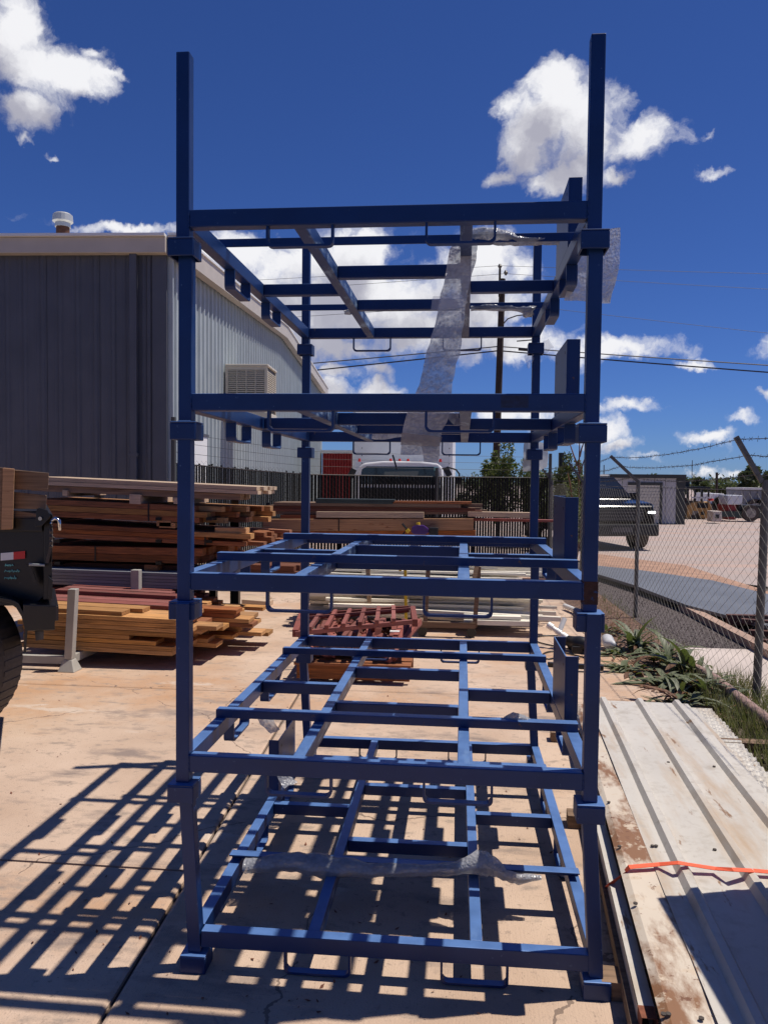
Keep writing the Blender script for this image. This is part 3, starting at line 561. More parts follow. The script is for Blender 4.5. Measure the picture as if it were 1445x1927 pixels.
# vent pipe
vp = D(119,441,15.5); vp.z = 6.33
mb = MB(); mb.tube([vp-Vector((0,0,.9)), vp+Vector((0,0,.40))], .13, 16); vo = mb.build('vent_pipe', RUSTP, bld, smooth=False)
zz = vp.z+.40; mb = MB()
mb.tube([vp+Vector((0,0,.36)), vp+Vector((0,0,.44))], [.15,.15], 18); mb.tube([vp+Vector((0,0,.44)), vp+Vector((0,0,.47)), vp+Vector((0,0,.60)), vp+Vector((0,0,.63))], [.16,.20,.19,.15], 18); mb.build('vent_cap', mat('galv_cap', (.55,.55,.52), .4, .5), vo)
# white door panel and small screws on gable wall
s0 = 1.28; a = BC+u_side*s0+n_side*.075
pz = at(362,835,0,a.x).z
mb = MB(); mb.bar(a+u_side*.55+Vector((0,0,.9)), a+u_side*.55+Vector((0,0,2.45)), .9, .03, up=n_side); mb.build('door', mat('white_door', (.78,.78,.78), .5), bld)
mb = MB(); mb.bar(a+u_side*.0+Vector((0,0,2.48)), a+u_side*1.08+Vector((0,0,2.48)), .06, .05); mb.build('door_hood', WALL_R, bld)
# evaporative cooler on the gable wall
s0 = 3.85; c0 = BC+u_side*s0+n_side*.06; wz = 1.63 + (903-775)/F*16.8; cz0 = wz-.02; ch = 1.02; cw = .98; cd = 1.05
cooler = thing('evaporative_cooler', 'beige louvred evaporative cooler mounted on the grey corrugated wall', 'air cooler', c0+Vector((0,0,cz0)))
def cbox(a0, a1, b0, b1, z0, z1, name, m, par, bevel=0):   # a along n_side, b along u_side
    P = lambda a, b, z: c0 + n_side*a + u_side*b + Vector((0,0,z))
    mb = MB(); mb.hexa([P(a0,b0,z0),P(a1,b0,z0),P(a1,b1,z0),P(a0,b1,z0),P(a0,b0,z1),P(a1,b0,z1),P(a1,b1,z1),P(a0,b1,z1)]); return mb.build(name, m, par, bevel=bevel)
body = cbox(.02,.90,.02,cd-.02,cz0+.02,cz0+ch,'cabinet',COOLD,cooler)
cbox(0,.94,-.02,cd+.02,cz0+ch,cz0+ch+.05,'lid',COOL,cooler,.012); cbox(0,.94,-.02,cd+.02,cz0-.1,cz0+.04,'tray',COOL,cooler,.012)
cbox(.1,.85,.1,cd-.1,cz0-.17,cz0-.12,'shelf',GREYP,cooler)
for (a,b) in ((0,.06),(.86,.92)): cbox(a,b,-.005,.03,cz0+.04,cz0+ch,'corner_post',COOL,cooler)
cbox(.86,.925,cd-.05,cd,cz0+.04,cz0+ch,'corner_post',COOL,cooler)
for k in range(3): cbox(.06+(k+1)*.2-.008,.06+(k+1)*.2+.008,-.006,.02,cz0+.04,cz0+ch,'mullion',COOL,cooler)
for (a,b) in ((cz0+.04,cz0+.10),(cz0+ch-.07,cz0+ch)): cbox(.06,.86,-.004,.02,a,b,'frame_rail',COOL,cooler)
mb = MB()
for k in range(19):
    z = cz0+.12+k*.044; P = lambda a, b, zz: c0+n_side*a+u_side*b+Vector((0,0,zz))
    mb.hexa([P(.06,.0,z),P(.86,.0,z),P(.86,.02,z+.01),P(.06,.02,z+.01),P(.06,.0,z+.018),P(.86,.0,z+.018),P(.86,.02,z+.03),P(.06,.02,z+.03)])
    mb.hexa([P(.90,.03,z),P(.92,.03,z),P(.92,cd-.05,z),P(.90,cd-.05,z),P(.90,.03,z+.018),P(.92,.03,z+.018),P(.92,cd-.05,z+.018),P(.90,cd-.05,z+.018)])
lo = mb.build('louvres', COOL, cooler)

# ------------------------------------------------------------------ fences
def mesh_wires(P0, P1, z0f, z1f, pitch=.057, dz=.040, r=.0016, phase=0):
    P0 = np.array(P0[:2]); P1 = np.array(P1[:2]); L_ = np.linalg.norm(P1-P0); u = (P1-P0)/L_; nn = np.array([u[1],-u[0]])
    nW = int(L_/pitch); V = []; Fc = []; base = 0
    for i in range(nW):
        s = (i+.5)*pitch; z0 = z0f(s/L_); z1 = z1f(s/L_); m_ = int((z1-z0)/dz)
        k = np.arange(m_+1); ss = s + np.where((k+i)%2 == 0, -pitch/2, pitch/2)*1.04; zz = z0 + k*dz
        off = np.where((k+i)%2 == 0, -r, r)
        # sway: the mesh bulges a little
        bul = .012*math.sin(s*1.7) + .006*np.sin(zz*5+s*3)
        c = np.stack([P0[0]+u[0]*ss+nn[0]*(off+bul), P0[1]+u[1]*ss+nn[1]*(off+bul), zz], 1)
        for a in range(3):
            th = a*2.0944
            V.append(c + np.array([nn[0]*math.cos(th)+u[0]*math.sin(th)*.7, nn[1]*math.cos(th)+u[1]*math.sin(th)*.7, math.sin(th)*.7])*r)
        n = m_+1
        j = np.arange(m_)
        for a in range(3):
            b = (a+1)%3
            Fc.append(np.stack([base+a*n+j, base+b*n+j, base+b*n+j+1, base+a*n+j+1], 1))
        base += 3*n
    return np.concatenate(V), np.concatenate(Fc)
def np_obj(name, V, Fc, m, parent=None):
    off = wloc(parent) if parent is not None else Vector((0,0,0))
    me = bpy.data.meshes.new(name); me.from_pydata((V-np.array(off)).tolist(), [], Fc.tolist()); me.materials.append(m)
    o = bpy.data.objects.new(name, me); COL.objects.link(o); o.parent = parent; return o
cf = thing('chain_link_fence', 'chain-link fence with barbed wire on leaning arms, along the right edge of the yard', 'fence', (3.03,3.6,0))
ZT = 1.60
V_, F_ = mesh_wires((FX(-1.6),-1.6), (FX(15.1),15.1), lambda t: .03, lambda t: ZT+.02*math.sin(t*30), pitch=.074, dz=.045, r=.0015)
np_obj('wire_mesh', V_, F_, WIRE, cf)
py_ = [-.4, 3.6, 7.35, 11.2, 15.05]
arms = []
for k, y in enumerate(py_):
    x = FX(y)+.045; r = .030 if k == 1 else .024
    mb = MB(); mb.tube([(x,y,-.02),(x+.03*(k==1),y,ZT+.06)], r, 12); po = mb.build('fence_post', GALV, cf, smooth=False)
    a = Vector((x,y,ZT+.04))
    tip = Y(1384,822,3.6) if k == 1 else (Y(1148,858,7.35) if k == 2 else Vector((x-.24,y,ZT+.36)))
    mb = MB(); mb.bar(a, tip, .036, .026, up=(0,1,0)); mb.build('barb_arm', GALV, po); arms.append((a, tip))
def barb(pts, name, par, r=.0028, every=.13):
    mb = MB(); fine = []
    for i in range(len(pts)-1):
        a, b = Vector(pts[i]), Vector(pts[i+1]); n = max(2, int((b-a).length/.13))
        for k in range(n):
            t = k/n; p = a.lerp(b, t); p.z -= .05*4*t*(1-t) - .008*noise.noise(p*4); fine.append(p)
    fine.append(Vector(pts[-1])); mb.tube(fine, r, 4, False)
    for p in fine[::1]:
        d = Vector((random.uniform(-1,1), random.uniform(-.5,.5), random.uniform(-1,1))).normalized()*.022
        mb.tube([p-d,p+d], .0018, 3, False); d = Vector((d.z,d.y,-d.x)); mb.tube([p-d*.8,p+d*.8], .0018, 3, False)
    return mb.build(name, DKWIRE, par)
for t in (.95,.60,.18):
    barb([a.lerp(b, t) for a, b in arms], 'barbed_wire', cf)
mb = MB(); mb.tube([(FX(-1.6),-1.6,ZT-.02),(FX(15),15,ZT-.02)], .003, 4, False); mb.build('tension_wire', WIRE, cf)
# slatted fence across the back
FB = [D(327,880,10.9), D(578,893,14.9), Vector((FX(15.05),15.05,0))]
zt = [1.85,1.735,1.722]
sf = thing('slatted_fence', 'chain-link fence filled with black privacy slats across the back of the yard', 'fence', (FB[1].x,FB[1].y,0))
for k in range(2):
    a, b = FB[k], FB[k+1]; a2 = Vector((a.x,a.y,0)); b2 = Vector((b.x,b.y,0)); L_ = (b2-a2).length; u = (b2-a2).normalized(); nn = Vector((u.y,-u.x,0)); n = int(L_/.066)
    for i in range(n):
        s = (i+.5)*.066; t = s/L_; h = zt[k]*(1-t)+zt[k+1]*t + random.uniform(-.012,.012)
        if k == 0 and random.random() < .2: h += .03
        c = a2 + u*s; tl = random.uniform(-.004,.004)
        mb = MB(); mb.hexa([c-u*.0245-nn*.003+Vector((0,0,.05)), c+u*.0245-nn*.003+Vector((0,0,.05)), c+u*.0245+nn*.003+Vector((0,0,.05)), c-u*.0245+nn*.003+Vector((0,0,.05)),
                            c-u*(.0245-tl)-nn*.003+Vector((0,0,h)), c+u*(.0245+tl)-nn*.003+Vector((0,0,h)), c+u*(.0245+tl)+nn*.003+Vector((0,0,h)), c-u*(.0245-tl)+nn*.003+Vector((0,0,h))]); mb.build('slat', SLAT, sf)
    V_, F_ = mesh_wires(a2 - nn*(-.012), b2 - nn*(-.012), lambda t: .05, (lambda t, k=k: zt[k]*(1-t)+zt[k+1]*t+.09), pitch=.060, dz=.05, r=.0014)
    np_obj('wire_mesh', V_, F_, DKWIRE, sf)
    mb = MB()
    for dz_ in (.0,.16,.30,.44):
        mb.tube([a2+Vector((0,0,zt[k]+dz_)), (a2+b2)/2+Vector((0,0,(zt[k]+zt[k+1])/2+dz_-.01)), b2+Vector((0,0,zt[k+1]+dz_))], .003 if dz_ else .010, 5, False)
    mb.build('strand', DKWIRE, sf)
for q_, h in ((FB[0],2.5),(FB[1],2.0),((FB[1]*.5+FB[2]*.5),1.9),(FB[2],2.25)):
    mb = MB(); mb.tube([(q_.x,q_.y,0),(q_.x,q_.y,h)], .035, 10); mb.build('fence_post', mat('dark_post', (.05,.05,.05), .6), sf)

# ------------------------------------------------------------------ lumber
def board_px(l, r, yy, depth, m, name='board', parent=None, bevel=0):
    # l, r = (px, top, bottom) of the front face in the plane y = yy
    a = Y(l[0], l[2], yy); b = Y(r[0], r[2], yy); c = Y(r[0], r[1], yy); d = Y(l[0], l[1], yy)
    v = Vector((0,depth,0))
    return MB().hexa([a,b,b+v,a+v,d,c,c+v,d+v]).build(name, m, parent, bevel=bevel)
def bundle(label, yy, l, r, rows, cols, dep, m, jit=.06, back=None, ends=None, name='lumber_bundle', strap=None, gap=.004, m2=None, group='lumber bundles piled at the left'):
    A0, A1 = Y(l[0],l[2],yy), Y(l[0],l[1],yy); B0, B1 = Y(r[0],r[2],yy), Y(r[0],r[1],yy)
    root = thing(name, label, 'lumber', A0.lerp(B0,.5), group)
    u = (B0-A0)
    for c in range(cols):
        for k in range(rows):
            t0, t1 = k/rows, (k+1)/rows
            ext = random.uniform(-jit, jit) + (back or 0)*c
            if ends: ext += ends[(k + c*3) % len(ends)]
            e = 1 + ext/u.length
            y0 = yy + c*(dep+gap) + random.uniform(-.004,.004)
            lo0, hi0 = A0.lerp(A1,t0), A0.lerp(A1,t1); lo1, hi1 = A0+u*e, None
            Bl = B0.lerp(B1,t0); Bh = B0.lerp(B1,t1)
            lo1 = lo0.lerp(Bl, e) if e <= 1 else Bl + (Bl-lo0)*(e-1); hi1 = hi0.lerp(Bh, e) if e <= 1 else Bh + (Bh-hi0)*(e-1)
            gz_ = Vector((0,0,.0018))
            def yy_(p, y): return Vector((p.x, y, p.z))
            MB().hexa([yy_(lo0,y0)+gz_, yy_(lo1,y0)+gz_, yy_(lo1,y0+dep)+gz_, yy_(lo0,y0+dep)+gz_, yy_(hi0,y0)-gz_, yy_(hi1,y0)-gz_, yy_(hi1,y0+dep)-gz_, yy_(hi0,y0+dep)-gz_]).build('board', (m2 if m2 and random.random() < .3 else m), root)
    if strap:
        for sx in strap:
            t = (sx-l[0])/(r[0]-l[0]); p0 = A0.lerp(B0,t); p1 = A1.lerp(B1,t); W_ = cols*(dep+gap)
            mb = MB(); e = .004
            mb.box((p0.x-.008,p0.y-e-.003,p0.z-.003),(p0.x+.008,p0.y-e,p1.z+.003)); mb.box((p0.x-.008,p0.y-e-.003,p1.z+.003),(p0.x+.008,p0.y+W_+.01,p1.z+.005))
            mb.build('strap', BPL, root)
    return root
def loose(label, l, r, yy, dep, m, name='loose_board', group=None):
    o = board_px(l, r, yy, dep, m, name); return tag(o, label, 'board', group)
# upper rack bundles, front plane about y = 5.3
YU = 5.3
bundle('thin pale grey boards topping the lumber pile, sunlit along their edge', YU, (60,896,912), (487,916,931), 2, 5, .14, WOOD_P, .03, name='board_stack')
bundle('dark brown planks right under the pale top boards of the pile', YU+.03, (60,912,924), (438,929,941), 1, 5, .14, WOOD_G, .12, name='board_stack')
bundle('strapped orange fir bundle, uppermost strapped one in the left pile', YU, (60,938,971), (383,953,985), 3, 7, .13, WOOD_Y, .05, back=.075, ends=[0,.08,-.05,.12], strap=(282,), m2=WOOD_O)
bundle('reddish cedar bundle in the middle of the left pile with boards poking out at right', YU, (60,982,1010), (440,1003,1028), 3, 7, .13, WOOD_O, .10, back=.04, ends=[.12,-.18,0,.15], strap=(388,))
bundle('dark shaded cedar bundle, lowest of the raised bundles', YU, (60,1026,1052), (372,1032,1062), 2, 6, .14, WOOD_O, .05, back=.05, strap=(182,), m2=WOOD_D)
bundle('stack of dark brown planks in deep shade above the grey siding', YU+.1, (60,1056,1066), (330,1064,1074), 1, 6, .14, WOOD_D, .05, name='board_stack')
bundle('bundle of long grey siding boards behind the red boards', YU-.15, (60,1069,1098), (408,1082,1112), 5, 6, .14, GREY_S, .02, name='siding_bundle')
loose('pale short board on the reddish cedar bundle', (405,993,1002), (463,994,1004), YU-.02, .14, WOOD_Y)
loose('longer pale board sticking out under the short pale one', (340,1000,1008), (472,1005,1015), YU-.04, .14, WOOD_Y)
for i, (a, b, c, d, lab) in enumerate(((244,930,265,948,'wood spacer block right of the middle under the pale top boards'),(118,922,127,933,'small spacer block near the left end under the pale top boards'),(327,936,340,948,'spacer block under the pale top boards beside the rack post'),(295,979,322,990,'orange spacer block between the two strapped bundles'),(272,1063,297,1082,'end of a crosswise timber above the grey siding'),(300,983,330,993,'thin spacer block right beside the orange spacer'))):
    loose(lab, (a,b,d), (c,b+1,d+1), YU-.01, .9, WOOD_Y if i in (3,5) else (WOOD_O if i == 4 else WOOD_P), 'spacer_block', 'spacer blocks between the bundles')
# uprights holding the raised bundles
for k, (px, yy) in enumerate(((150,6.3),(400,6.35),(440,6.3))):
    a = Y(px,1000,yy); mb = MB(); mb.box((a.x-.04,yy,0),(a.x+.04,yy+.08,1.35)); 
    tag(mb.build('rack_upright', BLK, None), ['black steel upright behind the left end of the pile','black steel upright behind the right end of the pile','second black upright at the right end of the pile'][k], 'upright', 'black uprights behind the lumber')
# supports under the raised bundles
mb_ = None
for k, px in enumerate((110,300,395)):
    a = Y(px,1060,YU); r_ = thing('cantilever_arm_frame', ['steel arms carrying the bundles near their left end','steel arms carrying the bundles at their middle','steel arms carrying the bundles near their right end'][k], 'rack', (a.x,YU,0), 'cantilever arms under the bundles')
    for py2 in (973,1015,1056):
        z = Y(px,py2,YU).z; MB().box((a.x-.03,YU-.02,z-.035),(a.x+.03,6.25,z-.004)).build('arm', BLK, r_)
    MB().box((a.x-.04,6.2,0),(a.x+.04,6.28,1.45)).build('upright', BLK, r_)
# lower front stack on the grey frame
YF = 3.98
rowsF = [(1230,1240,.0,330),(1220,1230,0,345),(1210,1219,0,297),(1200,1210,.0,245),(1190,1199,0,355),(1181,1189,0,340),(1172,1180,0,333),(1161,1171,0,352)]
fr = thing('board_stack', 'low stack of yellow fir boards with ragged ends on the grey frame', 'lumber', Y(200,1240,YF))
zb0 = Y(112,1222,YF).z
for k in range(8):
    zl = zb0 + k*.0395; sl = -.028
    for c in range(6):
        xe = Y([322,335,300,250,352,362,340,336][k], 1200, YF).x + random.uniform(-.05,.05) + c*random.uniform(0,.14)
        xs = Y(40,1200,YF).x + random.uniform(-.1,.05); y0 = YF + c*.205 + random.uniform(-.004,.004)
        if k >= 6 and c > 3: continue
        za, zb = zl + .0008, zl + .038; x0z = lambda x: sl*(x - Y(112,1222,YF).x)
        MB().hexa([(xs,y0,za+x0z(xs)),(xe,y0,za+x0z(xe)),(xe,y0+.2,za+x0z(xe)),(xs,y0+.2,za+x0z(xs)),(xs,y0,zb+x0z(xs)),(xe,y0,zb+x0z(xe)),(xe,y0+.2,zb+x0z(xe)),(xs,y0+.2,zb+x0z(xs))]).build('board', WOOD_Y if random.random() < .85 else WOOD_O, fr, bevel=.0025)
ztop = zb0 + 8*.0395
def ztop_at(x, k=0): return ztop + k*.0395 + -.028*(x - Y(112,1222,YF).x)
def flat(label, xl, xr, y0, w, k, m, name='loose_board', par=None, th=.037):
    za, zb = ztop_at(xl,k)+.001, ztop_at(xr,k)+.001
    mb = MB().hexa([(xl,y0,za),(xr,y0,zb),(xr,y0+w,zb),(xl,y0+w,za),(xl,y0,za+th),(xr,y0,zb+th),(xr,y0+w,zb+th),(xl,y0+w,za+th)])
    o = mb.build(name, m, par, bevel=.0025)
    if par is None: tag(o, label, 'board')
    return o
xa = Y(60,1150,YF).x
flat('short fir board on the front edge of the low stack, beside the grey post', xa, Y(228,1150,YF).x, YF+.02, .17, 0, WOOD_Y)
flat('fir board just behind the short front one on the low stack', xa, Y(268,1146,YF+.2).x, YF+.21, .17, 0, WOOD_Y)
rs = thing('board_stack', 'red stained boards lying side by side on the low stack', 'lumber', (xa,YF+.4,ztop))
for k in range(6):
    y0 = YF+.42+k*.165
    flat('', xa-.2, Y(340,1120,y0).x + random.uniform(-.05,.12), y0, .15, .0, REDB, 'board', rs)
    if k > 1: flat('', xa-.2, Y(335,1110,y0).x + random.uniform(-.1,.1), y0+.01, .13, 1, REDB, 'board', rs)
# ragged board ends at the right of the rear rows
es = thing('board_stack', 'mixed short ended boards jutting to the right behind the low stack', 'lumber', Y(400,1190,4.9))
spec = [(1186,470,5.15),(1186,440,4.95),(1176,462,5.1),(1178,430,4.85),(1168,415,4.7),(1170,455,5.2),(1160,400,4.75),(1160,450,5.25),(1150,445,5.2),(1150,385,4.7),(1142,390,5.0),(1140,412,5.3),(1134,402,5.25),(1126,385,5.3),(1120,378,5.4),(1165,478,5.45),(1150,495,5.5),(1175,485,5.4)]
for (py2, pxr, yy) in spec:
    p = Y(pxr, py2, yy); w = .15; th = .038; xs = p.x-1.9; m_ = WOOD_Y if py2 > 1140 and random.random() < .7 else (WOOD_O if py2 > 1130 else RED_W)
    z = max(p.z, .10)
    MB().hexa([(xs,yy,z+.05),(p.x,yy,z),(p.x,yy+w,z),(xs,yy+w,z+.05),(xs,yy,z+.05+th),(p.x,yy,z+th),(p.x,yy+w,z+th),(xs,yy+w,z+.05+th)]).build('board', m_, es, bevel=.0025)
for yy in (4.3,4.9,5.5):
    pass
mb = MB(); mb.box((Y(330,1200,5.0).x,4.6,0),(Y(340,1200,5.0).x+.05,5.6,.10)); mb.build('bearer', WOOD_D, es)
# grey steel frame with posts
gf = thing('lumber_stillage', 'light grey steel stillage with upright posts under the low stack', 'stillage', G(130,1268))
def gpost(foot, top, yy, w=.068):
    a = G(*foot); b = Y(top[0], top[1], a.y)
    mb = MB(); mb.hexa([(a.x-w/2,a.y-w/2,.10),(a.x+w/2,a.y-w/2,.10),(a.x+w/2,a.y+w/2,.10),(a.x-w/2,a.y+w/2,.10),(b.x-w/2,a.y-w/2,b.z),(b.x+w/2,a.y-w/2,b.z),(b.x+w/2,a.y+w/2,b.z),(b.x-w/2,a.y+w/2,b.z)]); p = mb.build('post', GREYP, gf, bevel=.004)
    mb = MB(); s = .075; mb.hexa([(a.x-s,a.y-s,0),(a.x+s,a.y-s,0),(a.x+s,a.y+s,0),(a.x-s,a.y+s,0),(a.x-w/2-.004,a.y-w/2-.004,.10),(a.x+w/2+.004,a.y-w/2-.004,.10),(a.x+w/2+.004,a.y+w/2+.004,.10),(a.x-w/2-.004,a.y+w/2+.004,.10)]); mb.build('foot', GREYP, gf, bevel=.006)
    return a
a = gpost((132,1262),(139,1108),None)
xz = zb0
MB().box((a.x-2.2,a.y-.02,xz-.085),(a.x-.036,a.y+.03,xz-.02)).build('beam', GREYP, gf, bevel=.003)
for xx in (a.x-1.2, a.x-.03): MB().box((xx,a.y+.036,xz-.08),(xx+.06,a.y+1.5,xz-.012)).build('cross_beam', GREYP, gf, bevel=.003)
MB().box((a.x+.25,a.y+1.3,0),(a.x+.32,a.y+1.37,xz-.0)).build('post', GREYP, gf, bevel=.003)
b = Y(257,1072,5.06); MB().box((b.x-.042,5.02,0),(b.x+.042,5.10,b.z)).build('post', GREYP, gf, bevel=.004)

# long lumber along the back fence
YB = 9.6
bundle('pale heavy beams lying along the slatted fence, strapped', YB, (495,977,1000), (893,976,998), 1, 3, .20, WOOD_BEAM, .03, name='beam_bundle', strap=(640,), group=None)
bundle('brown beams under the pale heavy ones by the slatted fence', YB+.02, (520,1000,1012), (893,998,1014), 1, 4, .18, WOOD_O, .05, name='beam_bundle', group=None)
bundle('layer of weathered planks on top of the pale beams', YB+.1, (528,969,977), (770,969,976), 1, 3, .2, WOOD_D, .05, name='plank_layer', group=None)
bundle('dark brown plank pile topping the lumber by the slatted fence', YB+.15, (502,951,968), (905,956,968), 3, 4, .16, WOOD_D, .15, name='plank_pile', group=None, m2=WOOD_G)
bundle('thin upper planks reaching left on the pile by the slatted fence', YB+.15, (515,945,951), (885,949,956), 1, 4, .16, WOOD_G, .2, name='plank_pile', group=None)
loose('plain tan plank lying in front of the dark fence pile', (595,963,974), (797,964,975), YB+.0, .12, WOOD_P)
loose('pinkish plank end reaching right from the fence pile', (880,963,972), (1003,965,975), YB+.1, .2, WOOD_P)
loose('long thin pink plank poking past the rear right posts', (870,975,980), (1050,979,983), YB+.2, .2, REDB)
bundle('dark green plastic channels lying on the fence pile', YB+.15, (594,938,947), (740,940,949), 2, 3, .1, GREEN_B, .02, name='channel_bundle', group=None)
loose('thin board on the fence pile beside the green channels', (740,943,947), (887,944,949), YB+.15, .2, WOOD_O)
bundle('short orange lumber ends left of the fence pile', YB-.6, (440,996,1020), (520,1000,1022), 2, 3, .15, WOOD_O, .12, name='lumber_ends', group=None)
# dark shelf frame carrying it
sf2 = thing('steel_shelf', 'dark steel shelf frame carrying the lumber along the slatted fence', 'shelf', (0,YB+.3,0))
for px in (505,640,780,890,1010):
    a = Y(px,1000,YB+.75); MB().box((a.x-.03,YB+.7,0),(a.x+.03,YB+.76,1.25)).build('upright', BLK, sf2)
    b_ = Y(px,1018,YB); MB().box((a.x-.03,YB-.05,Y(px,1016,YB).z-.05),(a.x+.03,YB+.7,Y(px,1016,YB).z-.003)).build('arm', BLK, sf2)
    MB().box((a.x-.03,YB-.05,.33),(a.x+.03,YB+.7,.37)).build('arm', BLK, sf2)
MB().box((Y(490,1,YB).x, YB+.05, .38),(Y(930,1,YB).x, YB+.65, .46)).build('deck', WOOD_D, sf2)
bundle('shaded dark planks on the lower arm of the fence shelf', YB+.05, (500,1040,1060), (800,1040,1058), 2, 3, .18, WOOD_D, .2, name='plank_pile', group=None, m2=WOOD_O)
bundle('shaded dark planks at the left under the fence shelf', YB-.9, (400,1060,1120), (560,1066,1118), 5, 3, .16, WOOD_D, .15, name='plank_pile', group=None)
bundle('pale short planks at ground left of the white trim pile', 7.4, (455,1128,1142), (505,1132,1145), 1, 2, .2, WOOD_P, .1, name='plank_pile', group=None)

# purple jug with a yellow cap on the beams, black case beside it
b0 = Y(800,1008,YB-.15); jz = Y(800,1000,YB).z
jg = thing('jug', 'purple plastic jug with a yellow cap lying on the pale beams', 'jug', Y(790,1000,YB-.08))
c = Y(790,998,YB-.08); P = [(-.13,-.03),(-.12,.05),(-.04,.085),(.06,.08),(.13,.03),(.14,-.03),(.08,-.06),(-.08,-.06)]
MB().prism([(c.x+x, YB-.14, c.z+z) for x,z in P], (0,.1,0)).build('body', PURP, jg, bevel=.012)
MB().tube([(c.x-.02,YB-.10,c.z+.07),(c.x-.03,YB-.10,c.z+.12)], .03, 12).build('cap', YEL, jg)
mb = MB(); mb.box((c.x+.14,YB-.16,c.z-.07),(c.x+.28,YB-.04,c.z+.05)); tag(mb.build('tool_case', BPL, None, bevel=.015), 'small black case beside the purple jug', 'case')
tk = thing('hand_tool', 'black and yellow hand tool left of the purple jug', 'tool', (c.x-.22,YB-.1,c.z))
MB().tube([(c.x-.25,YB-.1,c.z-.06),(c.x-.2,YB-.1,c.z+.02),(c.x-.27,YB-.1,c.z+.1)], .018, 8).build('handle', BPL, tk)
MB().tube([(c.x-.20,YB-.12,c.z-.03),(c.x-.16,YB-.12,c.z+.01)], .028, 8).build('grip', YEL, tk)
mb = MB()
for k, px in enumerate((612,630,848,862,985,1000)):
    p = Y(px,1012,YB-.08); o = MB().tube([p-Vector((0,0,.03)),p,p+Vector((0,0,.012)),p+Vector((0,0,.03))], [.05,.05,.03,.028], 10).build('knob_cap', WOOD_P)
    tag(o, ['leftmost round wooden post cap under the fence beams','second wooden post cap from the left under the fence beams','third wooden post cap from the left, right of the purple jug','fourth wooden post cap, just right of the middle rail','fifth wooden post cap, left of the blue rear post','rightmost wooden post cap beside the blue rear post'][k], 'post cap', 'post caps under the fence beams')

# ------------------------------------------------------------------ white trim pile on a wooden cart
wp = thing('trim_pile', 'heap of long white trim strips with uneven ends, lying on a brown wooden cart', 'trim boards', (1.0,6.5,0))
random.seed(21)
for k in range(190):
    layer = k/190; z = .12 + .60*layer + random.uniform(-.02,.02); y0 = 5.95 + random.uniform(0,.95) + .25*layer
    L_ = random.uniform(1.3,2.6); xe = random.choice([1.25,1.45,1.6,1.75,1.9]) + random.uniform(-.15,.15) - .1*layer
    if random.random() < .25: xe = random.uniform(.2,1.0)
    x0 = max(xe-L_, -.85); ya = random.uniform(-.05,.05); w = random.choice([.03,.045,.06,.09]); h = random.choice([.018,.022,.03,.045]); dz_ = random.uniform(-.05,.03)
    a = Vector((x0, y0, z)); b = Vector((xe, y0+ya, z+dz_-.03*(xe>1.5)))
    MB().bar(a, b, w, h).build('trim_strip', WHITE_T, wp)
for (x0,x1,y0,z,h,w) in ((-.75,.1,5.86,.40,.14,.05),(-.1,.42,5.85,.42,.16,.03),(.9,1.65,5.82,.12,.05,.14),(.9,1.5,5.86,.18,.03,.12)):
    MB().box((x0,y0,z),(x1,y0+w,z+h)).build('trim_strip', WHITE_T, wp)
for (x0,x1,y0,z) in ((-.55,.15,5.9,.28),(-.6,.3,6.0,.33),(-.9,-.3,6.1,.36)): MB().bar((x0,y0,z),(x1,y0+.1,z-.01),.09,.03).build('trim_strip', WHITE_T, wp)
for k in range(10):
    z = .14+.02*k; MB().bar((-.7+random.uniform(-.1,.1),6.9,z+.2),(1.9+random.uniform(-.2,.3),6.95+k*.03,z+.12),.12,.018).build('plank', WOOD_D if k % 2 else WOOD_O, wp)
ct = thing('wooden_cart', 'brown wooden cart frame with leaning stakes holding the white trim', 'cart', (.95,6.0,0))
MB().box((.43,5.70,.10),(1.02,5.76,.16)).build('rail', WOOD_G, ct); MB().box((.43,6.7,.10),(1.02,6.76,.16)).build('rail', WOOD_G, ct)
for x in (.43,.98): MB().box((x,5.761,.10),(x+.06,6.699,.155)).build('rail', WOOD_G, ct)
for (a,b) in (((800,1172),(806,1064)),((893,1176),(901,1066)),((696,1150),(692,1062)),((890,1100),(897,1064))):
    p = Y(a[0],a[1],5.74 if a[0] != 696 else 6.0); q = Y(b[0],b[1],5.80 if a[0] != 696 else 6.1); MB().bar(p,q,.045,.05,up=(0,1,0)).build('stake', WOOD_G, ct)
for (x,y) in ((.47,5.75),(.98,5.75),(.47,6.7),(.98,6.7)): MB().tube([(x,y-.025,.05),(x,y+.025,.05)], .05, 12).build('caster', BPL, ct)
# yellow pair of posts
yp = thing('yellow_clamp_bar', 'tall yellow bar pair standing behind the red railing', 'bar', G(762,1170))
a = Y(764,1168,5.6); b_ = Y(762,1045,5.6); MB().bar(a,b_,.030,.02,up=(0,1,0)).build('bar', YEL, yp)
a = Y(753,1075,5.62); b_ = Y(752,1045,5.62); MB().bar(a,b_,.026,.02,up=(0,1,0)).build('bar', YEL, yp)

